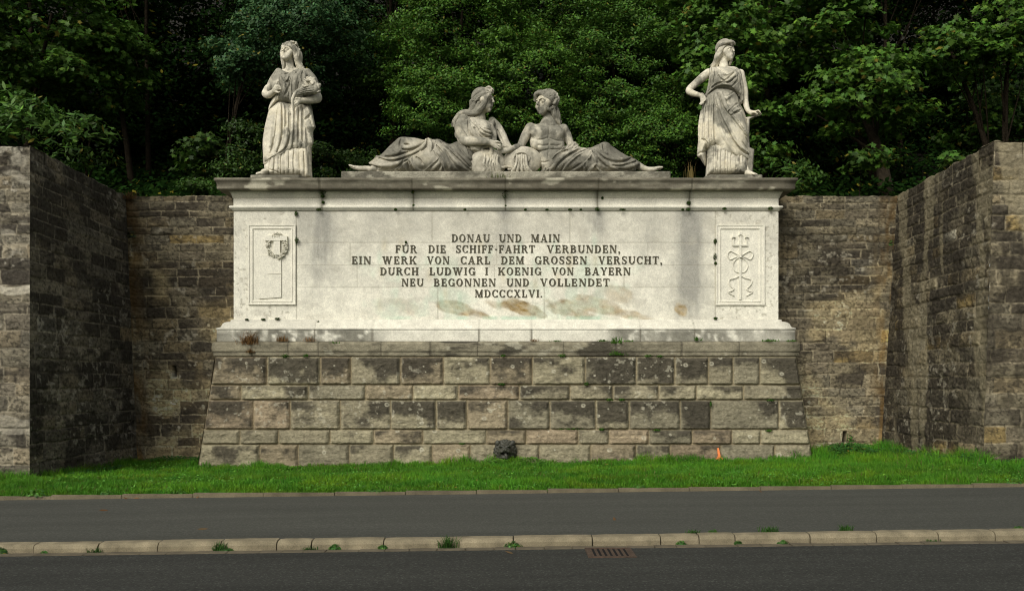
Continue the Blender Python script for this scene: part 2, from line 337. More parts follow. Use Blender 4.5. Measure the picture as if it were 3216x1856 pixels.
# ------------------------------------------------------------------ the monument
XL, XR, YF, YB = -6.113, 5.854, 18.5, 19.75
mon = thing('monument', 'white limestone monument with a bronze inscription on a rusticated sandstone base', 'monument', (-.13, 18.5, 0))
def molding(name, prof, colf, res=.03, m='lime', rz=.03, parent=mon):
    """prof: list of (offset, z) from bottom to top, swept round left side, front and right side"""
    pr = [prof[0]]
    for a, b in zip(prof[:-1], prof[1:]):
        n = max(1, int(math.hypot(a[0]-b[0], a[1]-b[1])/rz))
        pr += [(a[0]+(b[0]-a[0])*i/n, a[1]+(b[1]-a[1])*i/n) for i in range(1, n+1)]
    pr = np.array(pr)
    nf = int((XR-XL)/res); ns = int((YB-YF)/.08)
    px = np.concatenate([np.full(ns, XL), np.linspace(XL, XR, nf), np.full(ns, XR)])
    py = np.concatenate([np.linspace(YB, YF, ns+1)[:-1], np.full(nf, YF), np.linspace(YF, YB, ns+1)[1:]])
    n_ = len(px); dx = np.zeros(n_); dy = np.zeros(n_)
    dx[:ns+1] = -1; dx[ns+nf-1:] = 1; dy[ns:ns+nf] = -1
    V = np.zeros((n_, len(pr), 3))
    V[..., 0] = px[:, None]+dx[:, None]*pr[None, :, 0]; V[..., 1] = py[:, None]+dy[:, None]*pr[None, :, 0]; V[..., 2] = pr[None, :, 1]
    arc = np.concatenate([px[:ns]-(py[:ns]-YF), px[ns:ns+nf], px[ns+nf:]+(py[ns+nf:]-YF)])
    S, Z = np.meshgrid(arc, pr[:, 1], indexing='ij'); O = np.broadcast_to(pr[None, :, 0], S.shape)
    col, hgt = colf(S, Z, O)
    V[..., 1] -= hgt*np.where(np.abs(dy)[:, None] > 0, 1, 0)
    n0 = V.shape[0]*V.shape[1]; Vv = V.reshape(-1, 3); cc = np.asarray(col).reshape(-1, 3)
    fs = [grid_faces(n_, len(pr))[:, ::-1]]
    # cap the top and bottom with flat sheets
    for row, flip in ((len(pr)-1, 0), (0, 1)):
        ring = np.arange(n_)*len(pr)+row; back = len(Vv)+np.arange(n_)
        bk = Vv[ring].copy(); bk[:, 1] = YB; Vv = np.vstack([Vv, bk]); cc = np.vstack([cc, cc[ring]])
        i = np.arange(ns, ns+nf-1); f = np.stack([ring[i], ring[i+1], back[i+1], back[i]], 1)
        fs.append(f[:, ::-1] if flip else f)
    o = mesh_np(name, Vv, fs, cc, M[m], None, smooth=False)
    put(o, parent)
    return o
WHITE = np.array([.665, .645, .545]); GREY = np.array([.40, .385, .33]); CRUST = np.array([.105, .095, .070]); DIRT = np.array([.19, .175, .13])
def full(c, like): return np.ones(like.shape+(3,))*np.asarray(c)
def joints_x(S, xs, w_=.006):
    k = np.zeros_like(S)
    for x in xs: k = np.maximum(k, sm(w_*2, w_, np.abs(S-x)))
    return k
X18 = lambda p: xpx(p, 18.5)
# ---- die (the white body) with its stains
cz_ = [zpx(y, 18.5) for y in (763, 833, 903)]
patches = [(1430, 968, 75, 22, .95), (1500, 985, 40, 15, .7), (1635, 965, 75, 26, .95), (1690, 985, 30, 14, .7), (1800, 975, 90, 30, .75), (1880, 960, 80, 30, .6), (1960, 985, 90, 18, .6), (2140, 970, 22, 28, .9), (1560, 960, 50, 18, .5), (1940, 925, 60, 30, .4), (1270, 960, 50, 25, .25)]
def body_col(S, Z, O):
    col = full(WHITE, S); px = S/18.5*F+CX; py = HY-(Z-EYE)/18.5*F
    n1 = fbm(S*.9, Z*.9, 101, 5); n2 = fbm(S*4, Z*4, 107, 4)
    # greyer upper courses, warm lower ones
    up = sm(850, 690, py+60*(n1-.5))
    col = mix(col, full(np.array([.52, .50, .42]), S), up*.75*(.5+n1))
    col = col*(.84+.32*n2)[..., None]
    # each slab its own tone
    bl = np.floor((px-70*np.digitize(py, [763, 833, 903]))/310).astype(int)+13*np.digitize(py, [763, 833, 903])
    tone = np.random.RandomState(6).uniform(.93, 1.06, 97)[bl % 97]
    col = col*tone[..., None]
    # grey drip streaks under the frieze joints
    for cx_, wd, y1, st in ((1012, 40, 900, .65), (1588, 26, 740, .7), (1875, 32, 760, .6), (2165, 38, 1000, .85), (1300, 24, 700, .35), (1180, 30, 780, .25), (2050, 35, 850, .3), (940, 26, 780, .3)):
        ww = wd*(1+.4*(fbm(py*.02, px*0+cx_, 120, 2)-.5)+(py-662)*.0008)
        k = np.exp(-((px-cx_-14*(fbm(py*.012, px*0, int(cx_)) -.5))/ww)**2)*sm(y1+90, y1-120, py+120*(n2-.5))*(.55+.9*fbm(px*.09, py*.012, 130, 3))
        col = mix(col, full([.29, .285, .25], S), np.clip(k*st*1.35, 0, .9))
    # brown exposed patches along the foot
    for (cx_, cy_, rx, ry, st) in patches:
        d = ((px-cx_)/rx)**2+((py-cy_-.25*(px-cx_)*np.sign(1))/ry)**2+1.7*(fbm(px*.02, py*.035, 140+int(cx_) % 7, 4)-.5)
        col = mix(col, full([.36, .295, .185], S)*(.55+.9*fbm(S*9, Z*12, 145, 4))[..., None], sm(1.1, .45, d)*np.minimum(st*1.15, 1)*(.5+.95*fbm(S*7, Z*16+S*4, 146, 3)))
    # pale green copper run-off under the letters
    g = sm(.47, .63, fbm(px*.008, py*.010, 150, 4))*sm(1040, 1190, px)*sm(2120, 1960, px)*sm(770, 850, py)
    g2 = np.clip(g*1.1, 0, 1)*(.5+.8*fbm(px*.05, py*.015, 155, 3))
    col = mix(col, full([.46, .57, .45], S), np.clip(g2*.42, 0, .5)*sm(.35, .6, fbm(S*3, Z*3, 157, 4)))
    gl = sm(12, 3, np.abs(py-1000))*sm(1100, 1300, px)*sm(2150, 1900, px)*sm(.4, .6, fbm(px*.02, py*.01, 160, 3))
    col = mix(col, full([.32, .50, .38], S), gl*.55)
    for k in range(26):                     # ochre run-off below single letters
        r_ = np.random.RandomState(k+500); cx_ = r_.uniform(1180, 1990); cy_ = r_.uniform(760, 960)
        d = np.exp(-((px-cx_)/9)**2-((py-cy_)/22)**2); col = mix(col, full([.50, .44, .29] if k % 2 else [.38, .52, .40], S), d*.4)
    # joints
    j = np.zeros_like(S); 
    for i, z in enumerate(cz_): j = np.maximum(j, sm(.012, .004, np.abs(Z-z))*sm(929, 932, px)*sm(2250, 2246, px)*.55)
    rows = [(662, 763, (931, 1357, 1790, 2247)), (763, 833, (931, 1100, 1560, 2035, 2247)), (833, 903, (931, 1122, 1553, 1960, 2247)), (903, 1004, (931, 1375, 1710, 2247))]
    for y0, y1, xs in rows:
        for x in xs: j = np.maximum(j, sm(2.2, .8, np.abs(px-x))*((py > y0) & (py < y1))*(.75 if x in (931, 2247) else .5))
    col = mix(col, full([.24, .225, .17], S), j*.8)
    grn = fbm(S*24, Z*24, 172, 3); col = col*(.86+.28*grn)[..., None]; bw = sm(.60, .72, fbm(S*2.5, Z*5, 174, 5)); col = mix(col, full([.42, .40, .33], S), bw*.35)
    pit = sm(.66, .72, fbm(S*16, Z*16, 170, 3))*np.where((px < 931) | (px > 2247), 1, .25)
    col = mix(col, full([.36, .34, .27], S), pit*.6)
    h = -.008*j-.006*pit+.004*(n2-.5)
    return col, h
molding('die', [(0, 3.03), (0, 5.43)], body_col, res=.016, rz=.016)
# ---- frieze, astragal, bed mould
def frieze_col(S, Z, O):
    n = fbm(S*2, Z*6, 201, 4); col = full(WHITE*.98, S)*(.86+.26*n)[..., None]
    px = S/18.5*F+CX
    for c_ in (1012, 1298, 1588, 1875, 2165):
        col = mix(col, full([.17, .165, .13], S), np.exp(-((px-c_)/13)**2)*(.2+.6*fbm(S*5, Z*5, 203, 3)))
    j = joints_x(px, (1012, 1298, 1588, 1875, 2165), 1.6)*(np.abs(O) < .2)
    gr = sm(.5, .7, fbm(S*1.2, Z*2, 210, 4)); col = mix(col, full([.45, .44, .38], S), gr*.5)
    return mix(col, full([.12, .115, .08], S), j*.8), -.01*j
molding('frieze', [(.0, 5.425), (.03, 5.43), (.035, 5.45), (.055, 5.462), (.078, 5.485), (.08, 5.50), (.07, 5.52), (.02, 5.53), (.004, 5.545), (.004, 5.70)], frieze_col)
molding('bed_mould', [(.006, 5.70), (.022, 5.705), (.024, 5.735), (.03, 5.74), (.05, 5.79), (.075, 5.82), (.08, 5.862)], frieze_col)
def cornice_col(S, Z, O):
    n = fbm(S*1.1, Z*7, 221, 5); n2 = fbm(S*7, Z*14, 225, 4)
    col = full([.22, .205, .155], S)*(.6+.8*n2)[..., None]
    col = mix(col, full(CRUST, S)*(.7+.6*n2)[..., None], sm(.26, .50, n)*.9)
    col = mix(col, full([.48, .455, .35], S), sm(.62, .72, fbm(S*2.2, Z*5, 231, 4))*.7)
    px = S/18.5*F+CX; j = joints_x(px, (1012, 1298, 1588, 1875, 2165), 2.0)
    return mix(col, full([.05, .045, .03], S), j*.7), -.008*j+.006*(n2-.5)
molding('cornice', [(.09, 5.85), (.265, 5.84), (.275, 5.845), (.28, 5.965), (.288, 5.975), (.292, 5.99), (.302, 6.0), (.318, 6.02), (.322, 6.03), (.322, 6.068), (.27, 6.085)], cornice_col)
# ---- base moulding and its block
def foot_col(S, Z, O):
    n = fbm(S*1.2, Z*3, 241, 5); n2 = fbm(S*6, Z*8, 245, 4); px = S/18.3*F+CX
    col = full(WHITE*.97, S)*(.84+.3*n2)[..., None]
    low = sm(2.84, 2.78, Z)
    grime = np.clip((sm(1250, 1120, px+70*(n-.5))*.85+sm(1860, 1960, px+90*(n-.5))*.7)*(.35+.9*n), 0, 1)*low
    grime = np.clip(grime*1.5, 0, 1); grime = np.maximum(grime, sm(.60, .75, n)*low*.55); grime = grime*sm(.25, .5, fbm(S*3, Z*.7, 247, 3)+.15)
    col = mix(col, full([.15, .145, .115], S)*(.4+1.2*fbm(S*9, Z*12, 249, 4))[..., None], grime*.92*sm(.2, .5, fbm(S*7, Z*9, 248, 3)))
    col = mix(col, full([.40, .39, .33], S), sm(1180, 900, px)*.45*(1-low)+sm(1900, 2300, px)*.35*(1-low))
    j = joints_x(px, (990, 1171, 1506, 1668, 2010, 2180), 1.6)
    return mix(col, full([.14, .13, .10], S), j*.7*low+.25*j), -.006*j+.006*(n2-.5)
molding('base_moulding', [(.272, 2.545), (.276, 2.555), (.276, 2.775), (.268, 2.79), (.284, 2.80), (.284, 2.835), (.255, 2.845), (.215, 2.86), (.20, 2.89), (.185, 2.93), (.15, 2.965), (.09, 2.985), (.055, 2.99), (.05, 3.033), (.0, 3.036)], foot_col)
def plinth_col(S, Z, O):
    n = fbm(S*.9, Z*3, 251, 5); n2 = fbm(S*7, Z*10, 255, 4); px = S/18.2*F+CX
    col = full([.225, .205, .145], S)*(.6+.8*n2)[..., None]
    k = sm(.42, .52, n)*sm(950, 1150, px)*sm(2150, 1800, px)
    col = mix(col, full([.062, .056, .042], S)*(.7+.6*n2)[..., None], np.clip(k*.95+.35*sm(.5, .65, fbm(S*2, Z*4, 258, 4)), 0, .95))
    col = mix(col, full([.40, .38, .29], S), sm(.66, .74, fbm(S*3, Z*6, 262, 4))*.6)
    j = joints_x(px, (792, 905, 1000, 1197, 1352, 1500, 1770, 1932, 2140, 2320), 1.6)
    gv = sm(.012, .005, np.abs(Z-2.312))
    return mix(col, full([.045, .04, .03], S), np.maximum(j*.6, gv*.75)), -.008*j-.014*gv+.01*(n2-.5)
molding('plinth_course', [(.30, 2.225), (.328, 2.232), (.332, 2.30), (.348, 2.318), (.352, 2.49), (.335, 2.515), (.26, 2.545)], plinth_col, res=.025, rz=.02, m='ashlar')
# ---- rusticated base
Zt, Zb = 2.222, -.35
def yb(z): return YF-(.30+.27*(Zt-z)/2.3)
def pz(py):
    z = 1.0
    for _ in range(6): z = zpx(py, yb(z))
    return z
cy = [1121, 1208, 1255.5, 1348, 1394.5, 1500]
cl = [pz(y) for y in cy]; cl[0] = Zt; cl[-1] = Zb
cj = [[839, 1006, 1102, 1258, 1393, 1539, 1672, 1838, 1998, 2119, 2225, 2302, 2386],
      [757, 969, 1148, 1297, 1439, 1631, 1790, 1925, 2069, 2187, 2335],
      [796, 912, 1069, 1227, 1370, 1467, 1595, 1727, 1871, 1976, 2136, 2232, 2446],
      [754, 875, 1037, 1174, 1328, 1527, 1653, 1816, 1913, 2038, 2174, 2299, 2389],
      [816, 937, 1097, 1237, 1358, 1477, 1694, 1855, 1998, 2105, 2263, 2433]]
AP = np.array([[.20, .180, .122], [.225, .202, .136], [.220, .185, .122], [.18, .164, .113], [.25, .226, .150], [.222, .180, .120]])
def rustic():
    rs = np.random.RandomState(8); res = .0135
    z = np.arange(Zb, Zt+res, res); z[-1] = Zt
    nf = int((XR-XL+1.0)/res); tt = np.linspace(0, 1, nf); ns = 40
    off = YF-np.array([yb(q) for q in z])
    # path: left side, front, right side, parametrised; the front is stretched with the batter
    Zg = np.broadcast_to(z[None, :], (nf, len(z))); Og = np.broadcast_to(off[None, :], Zg.shape)
    Xf = (XL-Og)*(1-tt)[:, None]+(XR+Og)*tt[:, None]
    Yg = YF-Og
    row = np.clip(4-(np.searchsorted(np.array(cl[::-1]), Zg+.012*(fbm(Xf*1.5, Zg*0, 5, 2)-.5), side='right')-1), 0, 4)
    PX = Xf/Yg*F+CX
    du = np.full(Zg.shape, 9.); bid = np.zeros(Zg.shape, int)
    for r in range(5):
        b = np.array([-9]+[(p-CX)/F*18.05 for p in cj[r]]+[9.]); e = np.array([0]+list(range(1, len(b)-1))+[0])
        mk = row == r; x = Xf[mk]*18.05/Yg[mk]+.012*(fbm(Xf[mk]*0+r, Zg[mk]*4, 9, 2)-.5)
        k = np.clip(np.searchsorted(b, x, side='right')-1, 0, len(b)-2)
        d1 = np.where(k == 0, Xf[mk]-(XL-Og[mk]), x-b[k]); d2 = np.where(k == len(b)-2, (XR+Og[mk])-Xf[mk], b[np.minimum(k+1, len(b)-1)]-x)
        du[mk] = np.minimum(d1, d2); bid[mk] = r*20+k
    zt = np.array(cl)[row]; zb_ = np.array(cl)[row+1]
    dz = np.minimum(zt-Zg, Zg-zb_)
    d = np.minimum(du, dz)+.012*(fbm(Xf*9, Zg*9, 14, 3)-.5)
    joint = sm(.016, .006, d)
    dbt = Zg-zb_+.010*(fbm(Xf*9, Zg*0, 15, 3)-.5); dot_ = np.minimum(du, zt-Zg)+.012*(fbm(Xf*9, Zg*9, 16, 3)-.5)
    boss = sm(.008, .030, dbt)*sm(.004, .085, dot_)**.7
    n1 = fbm(Xf*2.2, Zg*4.5, 301, 5); n2 = fbm(Xf*8, Zg*14, 305, 4); n3 = fbm(Xf*14, Zg*14, 306, 3)
    bo = rs.uniform(.0, .03, 120)[bid]
    h = boss*(.052+bo+.04*(n1-.5)+.045*(n2-.5))+.014*(n3-.5)-joint*.012
    pc = AP[rs.randint(0, len(AP), 120)]*rs.uniform(.88, 1.22, 120)[:, None]
    col = pc[bid]*(.6+.8*fbm(Xf*2, Zg*18, 310, 4))[..., None]
    # black crust on the upper part of many blocks, strongest in the top course
    kb = rs.rand(120)[bid]; up = (Zg-zb_)/(zt-zb_)
    st = np.array([1.15, .58, .72, .16, .22])[row]
    cr = fbm(Xf*1.8, Zg*2.6, 321, 5)+.34*(up-.55)+.30*(kb-.5)+.18*(n3-.5)
    crm = sm(.57-.24*st, .84-.24*st, cr)*sm(.01, .05, d)
    col = mix(col, full([.046, .041, .031], Xf)*(.6+.8*n2)[..., None], crm*.9)
    # pale lichen rosettes
    li = np.zeros_like(Xf)
    for i in range(150):
        r = rs.choice([0, 0, 0, 1, 2, 2, 3, 4]); lx = rs.uniform(XL, XR); lz = cl[r]-(cl[r]-cl[r+1])*rs.uniform(.08, .85)**1.3; rr = rs.choice([.012, .018, .02, .03, .05])
        i0 = np.searchsorted(tt, (lx-.15-XL+.3)/(XR-XL+.6)-.02); i1 = np.searchsorted(tt, (lx+.15-XL+.3)/(XR-XL+.6)+.02)
        q = np.hypot(Xf[i0:i1]-lx, (Zg[i0:i1]-lz)*1.15)/rr+.5*(n3[i0:i1]-.5)
        ring = sm(1.1, .8, q)*(1-.7*sm(.55, .3, q)*(rr > .028))
        li[i0:i1] = np.maximum(li[i0:i1], ring)
    li = np.maximum(li, sm(.66, .72, fbm(Xf*11, Zg*11, 331, 3))*sm(.48, .58, fbm(Xf*.7, Zg*.9, 333, 2))*.6*(row < 3))
    col = mix(col, full([.40, .38, .29], Xf), li*.7*sm(.012, .03, d))
    col = col*(.72+.56*fbm(Xf*26, Zg*30, 341, 3))[..., None]
    mort = full([.23, .19, .115], Xf)*(.5+.9*n1)[..., None]
    col = mix(col, mort, joint*.85)
    V = np.stack([Xf, Yg-h, Zg], -1)
    # returns at both ends
    def side(i, s):
        xx = V[i]; q = np.linspace(0, 1, ns)[:, None]
        S = np.repeat(xx[None], ns, 0).copy(); yy = xx[None, :, 1]+(19.5-xx[None, :, 1])*q
        S[..., 1] = yy; hh = np.repeat(h[i][None], ns, 0)*sm(0, .12, q)*1.0
        S[..., 0] += s*hh
        return S, np.repeat(col[i][None], ns, 0)
    SL, CL_ = side(4, -1); SL[..., 0] = np.minimum(SL[..., 0], V[0][None, :, 0]); SRt, CR_ = side(-5, 1)
    # round the front corners
    ed = np.minimum(Xf-Xf[:1], Xf[-1:]-Xf); V[..., 1] += .015*(1-sm(0, .05, ed))
    A = np.concatenate([SL[::-1][:-1], V, SRt[1:]], 0); CC = np.concatenate([CL_[::-1][:-1], col, CR_[1:]], 0)
    o = mesh_np('rusticated_base', A.reshape(-1, 3), [grid_faces(A.shape[0], A.shape[1])[:, ::-1]], CC.reshape(-1, 3), M['ashlar'], None, smooth=True)
    put(o, mon)
rustic()
# core behind the facing so that nothing is hollow
mb = MB(); mb.box(XL+.1, YF+.12, -.2, XR-.1, YB-.05, 6.05); put(mb.build('core', M['kerb']), mon)
# orange spray mark
def ymark(z): return yb(z)-.135
mb = MB(); rr = random.Random(3)
def spot(px_, py_): z_ = pz(py_); return xpx(px_, 17.9), z_
pts = [(2250, 1405), (2255, 1404), (2258, 1418), (2260, 1430), (2267, 1437), (2266, 1446), (2248, 1446), (2245, 1434), (2249, 1438), (2252, 1428)]
pp = [spot(*p) for p in pts]
mb.add([(x, ymark(z), z) for x, z in pp]+[(x, ymark(z)+.02, z) for x, z in pp], [list(range(10))[::-1]]+[(i, (i+1) % 10, (i+1) % 10+10, i+10) for i in range(10)])
o = put(mb.build('paint_mark', M['orange']), mon); o['label'] = 'orange spray paint mark low on the base'

# ------------------------------------------------------------------ inscription
T, t_, sh, se = .19, .085, .075, .07
def stem(x, y0=0, y1=1, w=T, s=(1, 1)):
    o = [('b', x, y0, x+w, y1)]
    if s[0]: o.append(('b', x-se, 0, x+w+se, sh))
    if s[1]: o.append(('b', x-se, 1-sh, x+w+se, 1))
    return o
def diag(x0, y0, x1, y1, w): return [('p', [(x0, y0), (x0+w, y0), (x1+w, y1), (x1, y1)])]
def arc(cx, cy, rx, ry, a0, a1, tv=T, th=t_): return [('a', cx, cy, rx, ry, a0, a1, tv, th)]
G = {}
G['I'] = (.36, stem(.085))
G['D'] = (.80, stem(.08)+arc(.33, .5, .45, .5, -90, 90)+[('b', .08, 0, .34, t_), ('b', .08, 1-t_, .34, 1)])
G['O'] = (.84, arc(.42, .5, .40, .51, 0, 360))
G['C'] = (.76, arc(.42, .5, .40, .51, 42, 318)+[('b', .66, .66, .74, .98), ('b', .66, .02, .72, .26)])
G['G'] = (.82, arc(.42, .5, .40, .51, 42, 330)+[('b', .66, .66, .74, .98), ('b', .60, .0, .78, .44), ('b', .5, .38, .84, .44)])
G['N'] = (.90, stem(.12, w=.085, s=(1, 0))+stem(.72, w=.085, s=(0, 1))+diag(.60, 0, .10, 1, .22)+[('b', .02, 1-sh, .2, 1)])
G['A'] = (.86, diag(.10, 0, .38, 1, .085)+diag(.58, 0, .34, 1, .2)+[('b', .2, .27, .66, .27+t_), ('b', .0, 0, .26, sh), ('b', .52, 0, .86, sh)])
G['U'] = (.86, stem(.10, .3, 1, s=(0, 1))+stem(.70, .3, 1, w=.09, s=(0, 1))+arc(.445, .34, .345, .35, 180, 360, T, .1))
G['M'] = (1.04, stem(.10, w=.085, s=(1, 0))+stem(.76, s=(1, 0))+diag(.44, 0, .10, 1, .2)+diag(.46, 0, .78, 1, .1)+[('b', .02, 1-sh, .2, 1), ('b', .8, 1-sh, 1.02, 1)])
G['E'] = (.70, stem(.09)+[('b', .1, 0, .64, t_), ('b', .1, 1-t_, .62, 1), ('b', .1, .46, .5, .46+t_), ('b', .57, 0, .66, .3), ('b', .55, .72, .63, 1), ('b', .44, .36, .51, .66)])
G['F'] = (.66, stem(.09)+[('b', .1, 1-t_, .62, 1), ('b', .1, .46, .5, .46+t_), ('b', .55, .72, .63, 1), ('b', .44, .36, .51, .66)])
G['L'] = (.66, stem(.09)+[('b', .1, 0, .62, t_), ('b', .55, 0, .64, .34)])
G['H'] = (.90, stem(.10)+stem(.62)+[('b', .2, .46, .7, .46+t_)])
G['T'] = (.76, stem(.285, s=(1, 0))+[('b', .02, 1-t_, .74, 1), ('b', .02, .7, .09, 1), ('b', .67, .7, .74, 1)])
G['R'] = (.84, stem(.09)+arc(.36, .75, .33, .25, -90, 90, .18, t_)+[('b', .1, 1-t_, .37, 1), ('b', .1, .5, .37, .5+t_)]+diag(.60, 0, .36, .52, .2)+[('b', .6, 0, .84, sh)])
G['B'] = (.76, stem(.09)+arc(.36, .76, .30, .24, -90, 90, .17, t_)+arc(.36, .27, .36, .27, -90, 90, .18, t_)+[('b', .1, 1-t_, .37, 1), ('b', .1, .47, .37, .47+t_), ('b', .1, 0, .37, t_)])
G['S'] = (.66, arc(.33, .74, .29, .27, 40, 270, .17, t_)+arc(.33, .27, .31, .28, -140, 90, .17, t_)+[('b', .54, .7, .61, .98), ('b', .04, .02, .11, .3)]+diag(.34, .36, .12, .62, .22))
G['V'] = (.86, diag(.36, 0, .06, 1, .2)+diag(.40, 0, .68, 1, .085)+[('b', .0, 1-sh, .34, 1), ('b', .58, 1-sh, .86, 1)])
G['W'] = (1.24, diag(.32, 0, .06, 1, .2)+diag(.36, 0, .56, 1, .085)+diag(.74, 0, .50, 1, .2)+diag(.78, 0, 1.04, 1, .085)+[('b', .0, 1-sh, .34, 1), ('b', .94, 1-sh, 1.22, 1), ('b', .44, 1-sh, .74, 1)])
G['X'] = (.86, diag(.56, 0, .08, 1, .22)+diag(.10, 0, .66, 1, .085)+[('b', .0, 0, .28, sh), ('b', .5, 0, .86, sh), ('b', .02, 1-sh, .36, 1), ('b', .56, 1-sh, .82, 1)])
G['Y'] = (.82, stem(.33, 0, .5, s=(1, 0))+diag(.33, .42, .06, 1, .19)+diag(.42, .42, .66, 1, .085)+[('b', .0, 1-sh, .32, 1), ('b', .56, 1-sh, .82, 1)])
G['K'] = (.88, stem(.09)+diag(.26, .4, .68, 1, .09)+diag(.62, 0, .34, .56, .21)+[('b', .52, 0, .88, sh), ('b', .56, 1-sh, .86, 1)])
G['.'] = (.24, [('p', [(.04, .0), (.18, .0), (.21, .1), (.11, .2), (.01, .1)])])
G[','] = (.26, [('p', [(.06, -.2), (.13, -.2), (.25, .0), (.24, .16), (.05, .16), (.05, .02), (.14, .0)])])
G['-'] = (.40, [('b', .05, .40, .35, .50)])
G['Ü'] = (G['U'][0], G['U'][1]+[('p', [(.36, .98), (.46, .93), (.55, .99), (.55, 1.08), (.46, 1.14), (.36, 1.09)])])
def glyph(mb, ch, x0, z0, s, wx, yf):
    w_, st = G[ch]
    for k, q in enumerate(st):
        y = yf-k*.0009; yb_ = YF+.03
        if q[0] == 'b': pts = [(q[1], q[2]), (q[3], q[2]), (q[3], q[4]), (q[1], q[4])]; mb.prism([(x0+a*wx, z0+b*s) for a, b in pts], y, yb_)
        elif q[0] == 'p':
            pts = q[1]; ar = sum(pts[i][0]*pts[(i+1) % len(pts)][1]-pts[(i+1) % len(pts)][0]*pts[i][1] for i in range(len(pts)))
            mb.prism([(x0+a*wx, z0+b*s) for a, b in (pts if ar > 0 else pts[::-1])], y, yb_)
        else:
            _, cx_, cy_, rx, ry, a0, a1, tv, th = q; n = max(8, int((a1-a0)/12))
            for i in range(n):
                p = []
                for a_, inn in ((a0+(a1-a0)*i/n, 0), (a0+(a1-a0)*(i+1)/n, 0), (a0+(a1-a0)*(i+1)/n, 1), (a0+(a1-a0)*i/n, 1)):
                    a_ = R(a_); p.append((x0+(cx_+(rx-tv*inn)*math.cos(a_))*wx, z0+(cy_+(ry-th*inn)*math.sin(a_))*s))
                mb.prism(p, y-.0003*(i % 2), yb_)
LINES = [((62, 120), [('DONAU', 820, 1110), ('UND', 1180, 1352), ('MAIN', 1425, 1645)]),
         ((145, 203), [('FÜR', 390, 555), ('DIE', 642, 775), ('SCHIFF-FAHRT', 852, 1455), ('VERBUNDEN,', 1545, 2105)]),
         ((230, 288), [('EIN', 58, 205), ('WERK', 290, 552), ('VON', 632, 803), ('CARL', 887, 1112), ('DEM', 1197, 1372), ('GROSSEN', 1453, 1852), ('VERSUCHT,', 1938, 2425)]),
         ((315, 372), [('DURCH', 275, 568), ('LUDWIG', 650, 1000), ('I', 1075, 1098), ('KOENIG', 1173, 1503), ('VON', 1583, 1750), ('BAYERN', 1835, 2185)]),
         ((400, 457), [('NEU', 437, 605), ('BEGONNEN', 683, 1157), ('UND', 1238, 1410), ('VOLLENDET', 1495, 2025)]),
         ((485, 542), [('MDCCCXLVI.', 997, 1512)])]
for (ya, yb2), words in LINES:
    insc = bpy.data.objects.new('text_line', None); C.objects.link(insc); insc.parent = mon
    z1, z0 = zpx(710+ya/2.426, 18.48), zpx(710+yb2/2.426, 18.48); s = z1-z0
    for wd, a, b in words:
        xa, xb = xpx(1080+a/2.426, 18.48), xpx(1080+b/2.426, 18.48)
        gapw = .16 if len(wd) > 1 else 0
        tw = sum(G[c][0] for c in wd)+gapw*(len(wd)-1); k = (xb-xa)/tw; x = xa; mb = MB()
        for c in wd:
            glyph(mb, c, x, z0, s, k, YF-.015); x += (G[c][0]+gapw)*k
        o = mb.build('word', M['bronze'], insc); o.matrix_parent_inverse = mathutils.Matrix.Translation(mon.location).inverted()

# ------------------------------------------------------------------ carved panels
def limestone_obj(mb, name, parent, tone=1.0):
    o = mb.build(name, M['lime'], parent); o.matrix_parent_inverse = mathutils.Matrix.Translation(mon.location).inverted()
    me = o.data; a = me.color_attributes.new('Col', 'FLOAT_COLOR', 'POINT'); n = len(me.vertices)
    co = np.zeros(n*3, np.float32); me.vertices.foreach_get('co', co); co = co.reshape(-1, 3)
    c = WHITE*tone*(.9+.18*fbm(co[:, 0]*5, co[:, 2]*5, 400, 3))[:, None]
    a.data.foreach_set('color', np.hstack([c, np.ones((n, 1))]).astype(np.float32).ravel()); return o
def panel(pm, ox, oy, sc_, outer, inner):
    """picture-frame moulding + sunk field; pixel coords in the zoomed crop"""
    P = lambda zx, zy: (xpx(ox+zx/sc_, 18.47), zpx(oy+zy/sc_, 18.47))
    x0, z1 = P(outer[0], outer[1]); x1, z0 = P(outer[2], outer[3]); a0, b1 = P(inner[0], inner[1]); a1, b0 = P(inner[2], inner[3])
    mb = MB(); steps = [(0, .040), (.25, .040), (.33, .026), (.62, .026), (.70, .036), (.86, .032), (1.0, .010)]
    loops = []
    for q, y in [(0, -.02)]+steps:
        L = [(x0+(a0-x0)*q, z0+(b0-z0)*q), (x1+(a1-x1)*q, z0+(b0-z0)*q), (x1+(a1-x1)*q, z1+(b1-z1)*q), (x0+(a0-x0)*q, z1+(b1-z1)*q)]
        loops.append([(x, YF-y, z) for x, z in L])
    v = [p for l in loops for p in l]; f = []
    for i in range(len(loops)-1):
        for j in range(4): f.append((i*4+j, i*4+(j+1) % 4, (i+1)*4+(j+1) % 4, (i+1)*4+j))
    f.append([len(v)-4, len(v)-3, len(v)-2, len(v)-1]); mb.add(v, f)
    limestone_obj(mb, 'panel_frame', pm, 1.0)
    return P
YP = YF-.012
def new_panel(lbl):
    e = bpy.data.objects.new('carved_panel', None); C.objects.link(e); e.parent = mon; e['label'] = lbl; return e
pl = new_panel('left carved panel with a wreath hung on a tall block')
P = panel(pl, 760, 690, 5.02, (95, 78, 845, 1340), (180, 155, 770, 1270))
mb = MB()
tall = [P(*q) for q in ((262, 1248), (618, 1222), (618, 600), (500, 560), (262, 560))]
mb.prism(tall, YP-.022, YF+.02)
mb.prism([P(*q) for q in ((505, 560), (605, 560), (605, 330), (505, 330))], YP-.055, YF+.02)
mb.prism([P(*q) for q in ((365, 338), (718, 332), (718, 262), (440, 252), (372, 268))], YP-.064, YF+.02)
mb.prism([P(*q) for q in ((410, 858), (616, 854), (616, 848), (410, 851))], YP-.034, YF)
limestone_obj(mb, 'block_relief', pl, 1.0)
mb = MB(); rr = random.Random(12)
